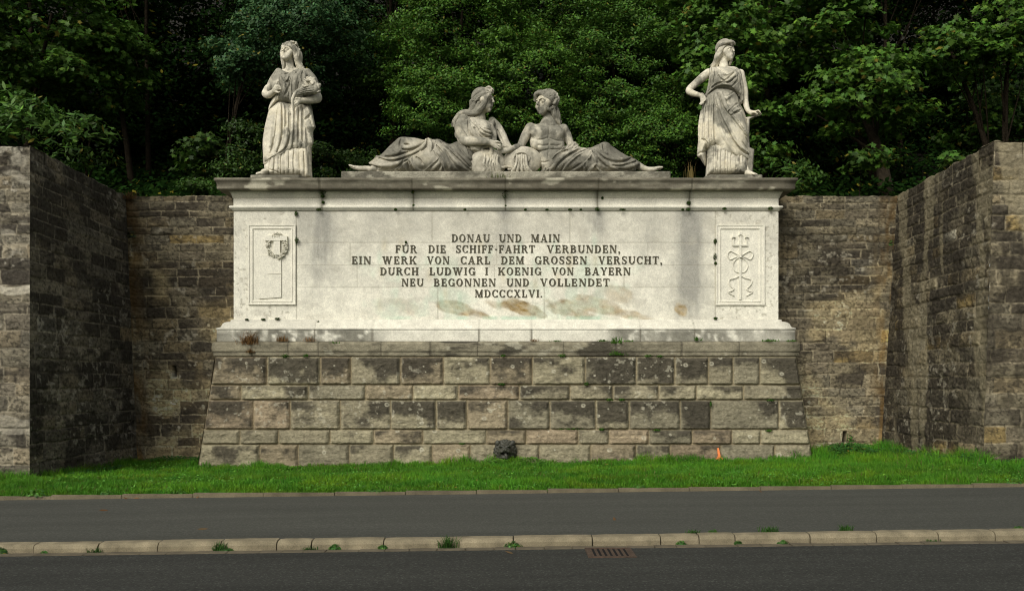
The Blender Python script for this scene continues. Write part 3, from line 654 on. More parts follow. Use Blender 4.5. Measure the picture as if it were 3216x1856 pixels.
for i in range(150):                          # leaves of the wreath
    a = rr.uniform(0, 2*PI); cx_, cz2 = P(555+150*math.cos(a)*rr.uniform(.70, 1.14), 415-185*math.sin(a)*rr.uniform(.76, 1.10))
    if 255 < 415-185*math.sin(a) < 345: continue
    ta = a+PI/2+rr.uniform(-.6, .6); l = .032; 
    mb.tube([(cx_-l*math.cos(ta), YP-.02, cz2-l*math.sin(ta)), (cx_, YP-.045-rr.uniform(0, .02), cz2), (cx_+l*math.cos(ta), YP-.02, cz2+l*math.sin(ta))], [.006, .021, .006], 6)
limestone_obj(mb, 'wreath_relief', pl, 1.0)
pr_ = new_panel('right carved panel with a trident tied with a ribbon')
P = panel(pr_, 2230, 690, 5.02, (95, 82, 862, 1345), (178, 155, 770, 1270))
mb = MB()
def bar(a, b, w, d, d2=None):
    (x0, z0), (x1, z1) = P(*a), P(*b); L = math.hypot(x1-x0, z1-z0); nx, nz = -(z1-z0)/L*w/2, (x1-x0)/L*w/2
    pts = [(x0+nx, z0+nz), (x0-nx, z0-nz), (x1-nx, z1-nz), (x1+nx, z1+nz)]
    ar = sum(pts[i][0]*pts[(i+1) % 4][1]-pts[(i+1) % 4][0]*pts[i][1] for i in range(4))
    mb.prism(pts if ar > 0 else pts[::-1], YP-d, YF+.01)
bar((475, 1262), (478, 240), .048, .028); bar((355, 405), (595, 405), .03, .034); bar((372, 405), (372, 285), .026, .024); bar((580, 405), (580, 285), .026, .024)
for cx_, cy_ in ((478, 245), (373, 285), (580, 285)):
    mb.prism([P(cx_-30, cy_+8), P(cx_, cy_-6), P(cx_+30, cy_+8), P(cx_, cy_-62)], YP-.052, YF+.01)
limestone_obj(mb, 'trident_relief', pr_, 1.0)
mb = MB()
def rib(pts, w=.02, d=.03, fl=.9):
    q = spline([(*P(a, b), 0) for a, b in pts], 22); q = np.stack([q[:, 0], np.full(22, YP-d), q[:, 1]], 1)
    rr_ = w*np.linspace(1, .75, 22); mb.tube(q, rr_, 7, fl)
for s_ in (-1, 1):
    f = lambda x: 478+s_*(x-478)
    rib([(f(500), 565), (f(580), 515), (f(640), 495), (f(680), 550), (f(640), 625), (f(570), 600), (f(500), 575)], .017, .012)
    rib([(f(500), 590), (f(570), 650), (f(595), 730), (f(560), 810), (f(500), 835), (f(470), 850)], .015, .010)
    rib([(f(490), 880), (f(560), 920), (f(640), 940), (f(655), 1000), (f(610), 1060), (f(580), 1090), (f(620), 1125), (f(672), 1140), (f(620), 1175), (f(575), 1200)], .017, .013)
mb.tube([(*np.array([P(478, 600)[0], YP-.05, P(478, 600)[1]]),), (P(478, 545)[0], YP-.055, P(478, 545)[1])], [.03, .03], 8)
limestone_obj(mb, 'ribbon_relief', pr_, 1.0)
# ------------------------------------------------------------------ carving: signed-distance fields turned into meshes
class Field:
    def __init__(s, mp, box, Y0, y=(-.6, .6), h=.0135):
        """mp: (ox, oy, scale) of the crop the outlines were read from; box: that crop's extent (x0, y0, x1, y1) to carve in"""
        s.ox, s.oy, s.sc = mp; s.Y0 = Y0; s.h = h
        a = s.P(box[0], box[3], 0); b = s.P(box[2], box[1], 0); k = [(Y0+q)/Y0 for q in y]
        cands_x = [a[0]*q for q in k]+[b[0]*q for q in k]; cands_z = [EYE+(a[2]-EYE)*q for q in k]+[EYE+(b[2]-EYE)*q for q in k]
        s.lo = np.array([min(cands_x), Y0+y[0], min(cands_z)])-.03; hi = np.array([max(cands_x), Y0+y[1], max(cands_z)])+.03
        n = np.ceil((hi-s.lo)/h).astype(int)+1; s.n = n
        s.X, s.Y, s.Z = [np.float32(s.lo[i]+h*np.arange(n[i])) for i in range(3)]
        s.f = np.full(n, 1.0, np.float32); s.m = 1/(s.sc*F/Y0)      # metres per crop pixel
    def P(s, zx, zy, d=0):
        return np.array(Wp(s.ox+zx/s.sc, s.oy+zy/s.sc, s.Y0+d))
    def sl(s, lo, hi):
        a = np.clip(((lo-s.lo)/s.h).astype(int), 0, s.n-1); b = np.clip(((hi-s.lo)/s.h).astype(int)+2, 1, s.n)
        return tuple(slice(a[i], max(b[i], a[i]+1)) for i in range(3))
    def grid(s, q): return s.X[q[0]][:, None, None], s.Y[q[1]][None, :, None], s.Z[q[2]][None, None, :]
    def put(s, q, d, k, sub):
        f = s.f[q]
        if sub:
            d = -d; h = np.maximum(k-np.abs(f-d), 0)/max(k, 1e-6); s.f[q] = np.maximum(f, d)+h*h*k*.25
        else:
            h = np.maximum(k-np.abs(f-d), 0)/max(k, 1e-6); s.f[q] = np.minimum(f, d)-h*h*k*.25
    def chain(s, pts, rad, k=.02, sub=False):
        pts = np.asarray(pts, float); rad = np.broadcast_to(np.asarray(rad, float), (len(pts),)); mrg = rad.max()+k+.03
        lo, hi = pts.min(0)-mrg, pts.max(0)+mrg; Q = s.sl(lo, hi)
        D = np.full([q.stop-q.start for q in Q], 9., np.float32); off = [q.start for q in Q]
        for a, b, ra, rb in zip(pts[:-1], pts[1:], rad[:-1], rad[1:]):
            m = max(ra, rb)+k+.03; q = s.sl(np.minimum(a, b)-m, np.maximum(a, b)+m)
            q = tuple(slice(max(q[i].start, Q[i].start), min(q[i].stop, Q[i].stop)) for i in range(3))
            if any(t.stop <= t.start for t in q): continue
            X, Y, Z = s.grid(q); ba = b-a; bb = ba@ba+1e-12
            t = np.clip(((X-a[0])*ba[0]+(Y-a[1])*ba[1]+(Z-a[2])*ba[2])/bb, 0, 1)
            d = np.sqrt((X-a[0]-t*ba[0])**2+(Y-a[1]-t*ba[1])**2+(Z-a[2]-t*ba[2])**2)-(ra+(rb-ra)*t)
            l = tuple(slice(q[i].start-off[i], q[i].stop-off[i]) for i in range(3)); D[l] = np.minimum(D[l], d)
        s.put(Q, D, k, sub)
    def strand(s, pts, rad, k=.02, sub=False, n=None):
        """pts: (zx, zy, d) in crop pixels and metres of depth"""
        p = np.array([s.P(*q) for q in pts]); n = n or max(4, 4*len(pts)); r = np.interp(np.linspace(0, 1, n), np.linspace(0, 1, np.size(rad)), np.atleast_1d(rad)) if np.size(rad) > 1 else rad
        s.chain(spline(p, n), r, k, sub)
    def ell(s, c, r, k=.02, sub=False, rz=0, ry=0):
        c = s.P(*c); r = np.asarray(r, float); m = r.max()+k+.03; q = s.sl(c-m, c+m); X, Y, Z = s.grid(q)
        X, Y, Z = X-c[0], Y-c[1], Z-c[2]
        if rz: X, Y = X*math.cos(rz)+Y*math.sin(rz), -X*math.sin(rz)+Y*math.cos(rz)
        if ry: X, Z = X*math.cos(ry)+Z*math.sin(ry), -X*math.sin(ry)+Z*math.cos(ry)
        k0 = np.sqrt((X/r[0])**2+(Y/r[1])**2+(Z/r[2])**2); k1 = np.sqrt((X/r[0]**2)**2+(Y/r[1]**2)**2+(Z/r[2]**2)**2)+1e-6
        s.put(q, (k0*(k0-1)/k1).astype(np.float32), k, sub)
    def blob(s, poly, T, Rr, d0=0, k=.03, sub=False, smooth=True, back=None, lean=None):
        """a traced outline given a body: half-thickness T, edges rounded over Rr metres, centred at depth d0"""
        p = np.asarray(poly, float)
        if smooth:
            q = spline(np.vstack([p, p[:1]]), len(p)*5)[:-1]
        else: q = p
        st = 5.0; x0, y0 = q.min(0)-90; x1, y1 = q.max(0)+90
        gx = np.arange(x0, x1, st); gy = np.arange(y0, y1, st); GX, GY = np.meshgrid(gx, gy, indexing='ij')
        dm = np.full(GX.shape, 1e9); ins = np.zeros(GX.shape, bool)
        for a, b in zip(q, np.roll(q, -1, 0)):
            e = b-a; t = np.clip(((GX-a[0])*e[0]+(GY-a[1])*e[1])/(e@e+1e-9), 0, 1)
            dm = np.minimum(dm, (GX-a[0]-t*e[0])**2+(GY-a[1]-t*e[1])**2)
            c = (a[1] <= GY) != (b[1] <= GY); ins ^= c & (GX < a[0]+(GY-a[1])*e[0]/(e[1]+1e-9 if e[1] >= 0 else e[1]-1e-9))
        sd_ = np.where(ins, np.sqrt(dm), -np.sqrt(dm))*s.m
        a = s.P(q[:, 0].min(), q[:, 1].max(), -T+d0); b = s.P(q[:, 0].max(), q[:, 1].min(), T+d0)
        lo = np.minimum(a, b); hi = np.maximum(a, b); lo[1] = s.Y0+d0-T; hi[1] = s.Y0+d0+T; mg = np.array([.12, .04, .2])
        Q = s.sl(lo-mg, hi+mg); X, Y, Z = s.grid(Q)
        u = ((CX+X/Y*F-s.ox)*s.sc-x0)/st+0*Z; v = ((HY-(Z-EYE)/Y*F-s.oy)*s.sc-y0)/st+0*X
        ui = np.clip(u, 0, len(gx)-1.01); vi = np.clip(v, 0, len(gy)-1.01); i = ui.astype(int); j = vi.astype(int); fu = ui-i; fv = vi-j
        g = sd_[i, j]*(1-fu)*(1-fv)+sd_[i+1, j]*fu*(1-fv)+sd_[i, j+1]*(1-fu)*fv+sd_[i+1, j+1]*fu*fv
        dc = s.Y0+d0
        if lean is not None: dc = dc+lean(u*st+x0, v*st+y0)
        g2 = np.clip(g, 0, Rr); ht = T*np.sqrt(np.clip(1-(1-g2/Rr)**2, 0, 1))
        inside = np.abs(Y-dc)-ht
        d = np.where(g > 0, np.maximum(inside*.75, -g), np.sqrt(g*g+np.maximum(np.abs(Y-dc)-.0, 0)**2*.25))
        s.put(Q, d.astype(np.float32), k, sub)
    def freeze(s): s.snap = s.f.copy()
    def hit(s, pts, n=10):
        """where the viewing rays through these crop points first meet the frozen carving"""
        pts = np.asarray(pts, float)[:, :2]; sp = spline(pts, n*(len(pts)-1)+1) if len(pts) > 2 else pts[0]+(pts[1]-pts[0])*np.linspace(0, 1, n)[:, None]
        ys = np.arange(s.Y[0], s.Y[-1], s.h*.5); out = []
        for zx, zy in sp:
            dx = (s.ox+zx/s.sc-CX)/F; dz = (HY-s.oy-zy/s.sc)/F
            ix = np.round((dx*ys-s.lo[0])/s.h).astype(int); iy = np.round((ys-s.lo[1])/s.h).astype(int); iz = np.round((EYE+dz*ys-s.lo[2])/s.h).astype(int)
            ok = (ix >= 0) & (ix < s.n[0]) & (iy < s.n[1]) & (iz >= 0) & (iz < s.n[2])
            val = np.where(ok, s.snap[np.clip(ix, 0, s.n[0]-1), np.clip(iy, 0, s.n[1]-1), np.clip(iz, 0, s.n[2]-1)], 1)
            k = np.argmax(val < 0)
            if val[k] < 0: out.append((dx*ys[k], ys[k], EYE+dz*ys[k]))
            else: out.append(None)
        runs = []; cur = []
        for o in out+[None]:
            if o is None or (cur and abs(o[1]-cur[-1][1]) > .06):
                if len(cur) > 1: runs.append(np.array(cur))
                cur = [o] if o is not None else []
            else: cur.append(o)
        for c in runs:
            for _ in range(3):
                if len(c) > 4: c[1:-1, 1] = (c[:-2, 1]+2*c[1:-1, 1]+c[2:, 1])/4
        return runs
    def groove(s, pts, r=.02, k=.010):
        r = r*1.22
        for c in s.hit(pts):
            c = c+np.array([0, r*.35, 0])
            t = np.linspace(0, 1, len(c)); s.chain(c, r*(.45+.55*np.sin(PI*np.clip(t*.9+.08, 0, 1))), k, True)
    def ridge(s, pts, r=.03, k=.02, out=.35):
        for c in s.hit(pts):
            t = np.linspace(0, 1, len(c)); c = c-np.array([0, r*(out-.35), 0]); s.chain(c, r*(.5+.5*np.sin(PI*np.clip(t, .08, .92))), k)
    def mesh(s):
        f = s.f.copy(); f[0] = f[-1] = 1; f[:, 0] = f[:, -1] = 1; f[:, :, 0] = f[:, :, -1] = 1
        ins = f < 0; n = np.array(f.shape)-1
        cnt = np.zeros(n, np.int8); 
        for a in (0, 1):
            for b in (0, 1):
                for c in (0, 1): cnt += ins[a:n[0]+a, b:n[1]+b, c:n[2]+c]
        act = (cnt > 0) & (cnt < 8); ci = np.argwhere(act); idx = np.full(n, -1, np.int64); idx[act] = np.arange(len(ci))
        acc = np.zeros((len(ci), 3)); num = np.zeros(len(ci))
        cor = [(a, b, c) for a in (0, 1) for b in (0, 1) for c in (0, 1)]
        val = {q: f[ci[:, 0]+q[0], ci[:, 1]+q[1], ci[:, 2]+q[2]] for q in cor}
        for i, p in enumerate(cor):
            for q in cor[i+1:]:
                if sum(abs(p[t]-q[t]) for t in range(3)) != 1: continue
                a, b = val[p], val[q]; m = (a < 0) != (b < 0); t = np.where(m, a/(a-b+1e-12), 0)
                acc += np.where(m[:, None], np.array(p)+(np.array(q)-np.array(p))*t[:, None], 0); num += m
        V = s.lo+s.h*(ci+acc/num[:, None]); fs = []
        for ax in range(3):
            o1, o2 = [t for t in range(3) if t != ax]
            A = ins[tuple(slice(1, -1) if t != ax else slice(0, -1) for t in range(3))]; B = ins[tuple(slice(1, -1) if t != ax else slice(1, None) for t in range(3))]
            e = np.argwhere(A != B); 
            if not len(e): continue
            flip = A[tuple(e.T)]; e = e.copy(); e[:, o1] += 1; e[:, o2] += 1
            def c(d1, d2):
                q = e.copy(); q[:, o1] -= d1; q[:, o2] -= d2; return idx[tuple(q.T)]
            Q = np.stack([c(0, 0), c(1, 0), c(1, 1), c(0, 1)], 1)
            if ax == 1: flip = ~flip
            Q[~flip] = Q[~flip][:, ::-1]; fs.append(Q)
        return V, np.vstack(fs)
STONE = np.array([.57, .535, .43])
M['statue'] = mat('statue_limestone', attr=True, rough=.9, nscale=16, namp=.14, bump=.35, bscale=55, fine=(60, .12), spec=.12, bdist=.012)
def stone_col(V, seed, grime=.5, top=None):
    x, y, z = V[:, 0], V[:, 1], V[:, 2]
    n = fbm(x*2.6+y*1.5, z*1.6, seed, 5); n2 = fbm(x*9+y*5, z*7, seed+7, 4); n3 = fbm(x*1.2, z*22+x*6, seed+9, 3)
    c = STONE*(.78+.44*n2)[:, None]
    g = sm(.60-.30*grime, .76-.22*grime, n+.30*(n2-.5)+(top(z) if top else 0))
    c = mix(c, np.array([.175, .170, .138])*(.6+.8*n2)[:, None], g*.8)
    c = c*(.72+.56*fbm(x*17+y*9, z*17, seed+30, 3))[:, None]
    sp = sm(.60, .68, n2)*sm(.45, .6, n); c = mix(c, np.array([.13, .125, .10])*np.ones_like(c), sp*.6)
    c = mix(c, np.array([.60, .54, .38])*np.ones_like(c), sm(.55, .7, fbm(x*2, z*3, seed+20, 3))*.35*(1-g))
    return c
def statue_part(fld, name, parent, seed, grime=.5, top=None, tone=1.0):
    V, Q = fld.mesh(); o = mesh_np(name, V, [Q], stone_col(V, seed, grime, top)*tone, M['statue'], None, smooth=True)
    return put(o, parent)
def locks(fl, pts, n, spread, r, amp, waves, seed, dd=.02):
    """a bundle of wavy strands of hair along a guide"""
    rs = np.random.RandomState(seed); g = spline(np.array(pts, float), 22); t = np.linspace(0, 1, 22)
    T = np.gradient(g[:, :2], axis=0); T /= np.linalg.norm(T, axis=1)[:, None]+1e-9; N_ = np.stack([-T[:, 1], T[:, 0]], 1)
    for i in range(n):
        o = (i/(max(n-1, 1))-.5)*2*spread; ph = rs.uniform(0, 1)*1.5
        q = g.copy(); q[:, :2] += N_*(o+amp*np.sin(t*waves*2*PI+ph+i*.5))[:, None]; q[:, 2] += dd*(abs(o)/(spread+1e-6))**2-.012*np.sin(t*waves*2*PI+ph+1.5)
        fl.chain([fl.P(*p) for p in q], r*(.55+.45*np.sin(PI*np.clip(t, .1, .95)))*rs.uniform(.85, 1.15), .004)
def drill(fl, pts, r):
    fl.freeze()
    for p in pts:
        for c in fl.hit([p, (p[0]+1, p[1])], 2): fl.chain(c, r, .004, True)
def hand(fl, wrist, knuck, tips, r=.02, palm=.05, thumb=None):
    """palm from the wrist to the knuckles, then separate fingers through a middle joint to each tip"""
    wr = np.array(fl.P(*wrist)); kn = np.array([fl.P(*k) for k in knuck]); mid = kn.mean(0)
    for k in kn: fl.chain([wr, (wr+k)/2, k], [palm*.85, palm*.8, r*1.25], .03)
    for i, (k, t) in enumerate(zip(kn, tips)):
        q = [k]+[fl.P(*p) for p in t]; fl.chain(spline(q, 8), np.linspace(r*1.15, r*.8, 8), .008)
    if thumb: fl.chain(spline([fl.P(*p) for p in thumb], 8), np.linspace(r*1.5, r*.95, 8), .012)
def face(fl, c, yaw, pitch, s, k=.012):
    """features of a face on a head centred at c (crop px, depth), turned yaw (right +) and pitch (up +); s = head half-height in metres"""
    c = fl.P(*c); fw = np.array([math.sin(yaw)*math.cos(pitch), -math.cos(yaw)*math.cos(pitch), math.sin(pitch)])
    rt = np.array([math.cos(yaw), math.sin(yaw), 0]); up = np.cross(fw, rt)
    def L(a, b, d): return c+s*(a*rt+b*up+d*fw)
    E = lambda p, r, sub=False, kk=k: fl.chain([p, p+1e-4], r*s, kk, sub)
    ball = lambda p, r: fl.chain([p, p+1e-4], r*s, .05)
    fl.chain([L(0, .25, -.22), L(0, .20, .0)], [s*.74, s*.72], .04); fl.chain([L(0, .05, .1), L(0, -.55, .28)], [s*.60, s*.40], .05); fl.chain([L(0, -.6, .36), L(0, -.80, .42)], [s*.30, s*.19], .04)
    for e in (-1, 1):
        fl.chain([L(.55*e, -.15, .30), L(.30*e, -.62, .38)], [s*.26, s*.18], .05)          # cheek and jaw
        fl.chain([L(.18*e, .06, .80), L(.36*e, .08, .72), L(.50*e, .02, .60)], [s*.10, s*.115, s*.08], .03, True)   # eye socket
        fl.chain([L(.12*e, .20, .80), L(.34*e, .24, .72), L(.54*e, .14, .54)], [s*.055, s*.06, s*.05], .02)        # brow
        E(L(.31*e, .03, .62), .125, kk=.006); fl.chain([L(.20*e, .02, .74), L(.42*e, .02, .67)], [s*.018, s*.018], .004, True)
    fl.chain([L(0, .18, .74), L(0, -.02, .86), L(0, -.20, .95)], [s*.065, s*.07, s*.085], .02)
    for e in (-1, 1): E(L(.09*e, -.22, .87), .055)
    E(L(0, -.32, .92), .04, True, .01)
    fl.chain([L(-.20, -.44, .66), L(0, -.40, .745), L(.20, -.44, .66)], [s*.025, s*.05, s*.025], .01); fl.chain([L(-.15, -.54, .65), L(0, -.54, .725), L(.15, -.54, .65)], [s*.025, s*.055, s*.025], .01)
    fl.chain([L(-.21, -.475, .70), L(0, -.47, .80), L(.21, -.475, .70)], [s*.015, s*.02, s*.015], .006, True); E(L(0, -.64, .76), .05, True, .02)
    E(L(0, -.82, .56), .16)
    return L
# ================================================================== statue with the horn of plenty
MA = (780, 100, 3.0321)
stA = thing('statue', 'standing stone woman in long robe holding a horn of plenty full of fruit, on cornice', 'statue', (-4.85, 18.8, 6.07), 'stone figures on the monument')
YA = 18.78
def top_lo(z): return np.clip((z-7.6)*.10, -.12, .14)
f = Field(MA, (110, 80, 720, 1410), YA)
# overskirt, then the short upper garment over it
f.blob([(200, 730), (290, 660), (410, 680), (540, 680), (598, 700), (615, 780), (634, 880), (640, 915), (618, 955), (620, 1060), (602, 1105), (606, 1240), (575, 1200), (545, 1178), (490, 1152), (430, 1160), (385, 1190), (330, 1238), (250, 1262), (150, 1268), (140, 1180), (136, 1050), (148, 950), (165, 860), (192, 760)], .31, .26, -.02, k=.01)
f.freeze()
for p in ([(300, 690), (304, 860), (290, 1040), (262, 1130)], [(330, 690), (346, 800), (338, 1000), (300, 1140)], [(372, 700), (372, 900), (362, 1030), (300, 1160), (180, 1225)], [(420, 700), (425, 900), (410, 1040), (392, 1150)],
          [(462, 700), (460, 900), (452, 1150)], [(495, 710), (498, 900), (492, 1150)], [(250, 760), (222, 920), (205, 1090)], [(560, 720), (600, 830), (622, 905)], [(585, 980), (600, 1060), (590, 1110)]):
    f.ridge(p, .036, .03, .5)
f.freeze()
for p in ([(318, 690), (326, 860), (318, 1000), (270, 1150)], [(352, 720), (358, 860), (350, 905)], [(398, 700), (403, 900), (388, 1020), (330, 1130), (160, 1232)], [(445, 700), (444, 900), (430, 1155)], [(478, 700), (478, 900), (470, 1155)],
          [(515, 700), (520, 900), (510, 1155)], [(540, 690), (592, 775), (530, 850), (545, 905), (602, 985)], [(530, 850), (560, 1000), (578, 1100), (600, 1110)], [(548, 900), (556, 1050), (552, 1180)], [(240, 1010), (230, 1090), (205, 1160)], [(160, 1240), (230, 1205), (330, 1160)]):
    f.groove(p, .021)
f.blob([(268, 378), (300, 360), (345, 374), (392, 384), (440, 362), (500, 354), (548, 374), (592, 415), (622, 452), (632, 520), (612, 600), (590, 660), (598, 700), (540, 692), (410, 690), (382, 680), (330, 676), (288, 666), (262, 682), (232, 712), (193, 748), (198, 705), (232, 620), (228, 560), (224, 500), (238, 430)], .27, .2, -.04, k=.004)
f.strand([(560, 395, -.02), (608, 470, -.05), (640, 560, -.08)], [.10, .125, .11], .03)
f.strand([(290, 385, -.02), (235, 470, -.03), (190, 560, -.04)], [.085, .09, .075], .03)
for e, d in (((320, 500), -.22), ((470, 500), -.22)): f.ell((e[0], e[1], d), (.13, .10, .15), .08)
f.freeze()
for p in ([(300, 385), (312, 440), (352, 500), (372, 500)], [(335, 400), (360, 460), (392, 425)], [(455, 385), (425, 450), (415, 540), (410, 660)], [(490, 380), (455, 450), (440, 560), (440, 660)], [(325, 420), (345, 520), (350, 620)], [(540, 400), (530, 500), (500, 560)]):
    f.ridge(p, .03, .025, .5)
f.freeze()
for p in ([(292, 372), (340, 402), (390, 388), (480, 360)], [(296, 378), (300, 440), (310, 520), (332, 592)], [(480, 366), (432, 412), (416, 490), (420, 600), (424, 680)], [(310, 402), (348, 474), (372, 470), (398, 400)], [(338, 610), (376, 545), (404, 440)], [(520, 372), (508, 430), (522, 500)],
          [(345, 440), (362, 505), (385, 470)], [(455, 600), (450, 680)], [(285, 480), (275, 600), (255, 660)], [(560, 420), (550, 480)]):
    f.groove(p, .019)
f.freeze()
for p in ([(205, 780), (180, 900), (168, 1040), (172, 1160)], [(276, 720), (262, 900), (240, 1080)], [(385, 740), (388, 880), (375, 1000)], [(432, 720), (434, 900), (418, 1080), (405, 1150)], [(505, 740), (508, 900), (502, 1150)], [(570, 800), (585, 840), (612, 900)], [(230, 620), (215, 680)], [(300, 560), (290, 640)], [(395, 480), (385, 600), (380, 660)], [(480, 480), (470, 560)]): f.groove(p, .011)
statue_part(f, 'robe', stA, 700, .5, top_lo)
f = Field(MA, (110, 1000, 660, 1410), YA)     # pleated underskirt to the plinth
f.blob([(165, 1060), (600, 1060), (604, 1260), (612, 1402), (530, 1402), (500, 1378), (190, 1372), (160, 1340), (150, 1290)], .27, .2, -.02, k=.01, smooth=False)
f.freeze()
rr = random.Random(22)
for x0, x1 in ((235, 205), (268, 262), (300, 296), (325, 330), (365, 362), (412, 420), (448, 452), (510, 524), (540, 556), (585, 604)): f.ridge([(x0, 1110), ((x0+x1)/2+rr.uniform(-8, 8), 1280), (x1, 1392)], rr.uniform(.010, .022), .04, rr.uniform(.1, .25))
f.freeze()
for x0, x1 in ((215, 188), (252, 240), (284, 280), (313, 312), (346, 346), (388, 392), (433, 438), (482, 490), (526, 540), (566, 582)): f.groove([(x0, 1110), ((x0+x1)/2+rr.uniform(-7, 7), 1280), (x1, 1400)], rr.uniform(.005, .012))
f.groove([(190, 1310), (260, 1330), (330, 1370)], .014)
statue_part(f, 'underskirt', stA, 705, .15)
f = Field(MA, (60, 80, 720, 1410), YA)        # flesh: head, neck, arms, hands, foot
c = (382, 205, -.05); face(f, c, R(-24), R(9), .205)
f.strand([(392, 255, .0), (398, 330, .0), (402, 400, .02)], [.088, .092, .13], .05)
f.strand([(185, 545, -.03), (163, 592, -.06), (200, 600, -.16), (255, 562, -.33)], [.078, .082, .075, .05], .03)
hand(f, (250, 562, -.33), [(258, 515, -.40), (268, 520, -.41), (280, 530, -.41), (290, 545, -.40)], [[(285, 512, -.43), (302, 532, -.40)], [(298, 518, -.44), (312, 540, -.40)], [(308, 532, -.43), (318, 552, -.39)], [(310, 548, -.42), (316, 562, -.39)]], .016, .045, [(255, 570, -.36), (290, 580, -.40), (300, 572, -.42)])
f.strand([(630, 560, -.06), (662, 630, -.08), (620, 648, -.20), (545, 655, -.32), (490, 655, -.39)], [.09, .095, .085, .068, .055], .03)
hand(f, (485, 655, -.39), [(470, 640, -.43), (462, 658, -.45), (465, 678, -.45), (472, 694, -.43)], [[(445, 655, -.44), (438, 672, -.41)], [(440, 668, -.46), (432, 690, -.42)], [(445, 690, -.45), (436, 708, -.41)], [(455, 704, -.43), (448, 716, -.41)]], .019, .05, [(488, 640, -.43), (455, 636, -.47), (440, 650, -.46)])
f.strand([(150, 1345, -.26), (110, 1350, -.30), (82, 1352, -.32)], [.05, .04, .028], .03)
for i in range(4): f.strand([(110+i*10, 1347, -.33+.02*i), (82+i*9, 1356, -.35+.02*i)], [.018, .014], .006)
f.ell((165, 1335, -.20), (.09, .14, .06), .04)
f.strand([(402, 390, .05), (395, 700, .05), (330, 1000, .05), (200, 1310, -.08), (165, 1340, -.2)], [.12, .12, .1, .08, .06], .03); f.strand([(300, 400, .0), (402, 390, .03), (560, 400, .0), (640, 570, -.05)], [.07, .1, .08, .08], .03); f.strand([(290, 390, .0), (230, 480, -.02), (185, 545, -.03)], [.06, .06, .07], .03)
statue_part(f, 'body', stA, 710, .22)
f = Field(MA, (290, 70, 560, 400), YA)        # hair and wreath
f.ell((398, 172, .03), (.168, .215, .172), .02)
f.ell((360, 215, -.30), (.115, .14, .15), .02, True); f.ell((368, 270, -.24), (.10, .14, .12), .02, True)
for p, r in (([(335, 150, -.10), (322, 210, -.06), (330, 280, .0), (338, 355, .02)], .05), ([(350, 135, -.15), (328, 180, -.12), (334, 240, -.06), (345, 300, .0), (350, 350, .04)], .035), ([(400, 135, -.18), (440, 175, -.16), (452, 230, -.10), (462, 290, -.06), (490, 335, -.04), (530, 358, -.02)], .042),
             ([(430, 140, -.12), (468, 190, -.10), (478, 250, -.05), (482, 310, -.02), (515, 352, .0)], .05), ([(455, 160, .0), (490, 220, .0), (490, 290, .02), (500, 340, .04)], .06), ([(420, 150, -.17), (432, 200, -.14), (446, 260, -.08), (455, 320, -.04)], .03)):
    f.strand(p, [r*.8, r, r, r*.9, r*.6], .012)
rr = random.Random(5)
for i in range(30):                            # wreath of flowers round the crown
    a = i/29*PI; x = 402-82*math.cos(a); y = 170-68*math.sin(a); d = -.12+.10*abs(math.cos(a))+rr.uniform(-.03, .03)
    if x > 460: y += (x-460)*1.1
    f.ell((x+rr.uniform(-6, 6), y+rr.uniform(-6, 6), d), (rr.uniform(.018, .034),)*3, .006)
f.freeze()
locks(f, [(425, 130, -.17), (455, 190, -.16), (464, 260, -.12), (486, 325, -.08), (520, 356, -.05)], 6, 24, .018, 5, 2.2, 1, .05)
locks(f, [(335, 140, -.13), (325, 200, -.11), (331, 270, -.05), (340, 350, .0)], 4, 12, .017, 4, 2.0, 2, .03)
drill(f, [(402-70*math.cos(a)+rr.uniform(-8, 8), 172-60*math.sin(a)+rr.uniform(-8, 8)) for a in np.linspace(.1, 3.0, 16)], .012)
statue_part(f, 'hair', stA, 715, .45, tone=.85)
f = Field(MA, (390, 400, 720, 770), YA, (-.75, .3))
f.strand([(428, 745, -.42), (422, 700, -.44), (428, 640, -.46), (470, 585, -.44), (545, 560, -.42), (625, 548, -.40)], [.022, .03, .045, .07, .092, .112], .01, n=24)
f.freeze()
for o in (-22, -8, 6, 20): f.groove([(436, 650+o*.3), (475, 590+o), (545, 562+o*1.3), (620, 550+o*1.6)], .010, .006)
statue_part(f, 'horn', stA, 720, .45)
f = Field(MA, (490, 400, 720, 640), YA, (-.75, .3))
for i in range(60):
    a = rr.uniform(0, 2*PI); q = rr.random()**.5; x = 610+75*q*math.cos(a); y = 498+66*q*math.sin(a)+(x-610)*.30; f.ell((x, y, -.47+.10*q+rr.uniform(-.03, .03)), (rr.uniform(.02, .042),)*3, .004)
f.ell((600, 500, -.36), (.14, .10, .12), .02)
for p in ([(515, 505, -.46), (530, 520, -.50), (570, 515, -.50)], [(530, 450, -.46), (560, 465, -.50), (590, 470, -.48)], [(640, 575, -.44), (670, 572, -.42), (690, 560, -.40)]): f.strand(p, [.012, .032, .012], .004)
statue_part(f, 'fruit', stA, 725, .8, tone=.85)
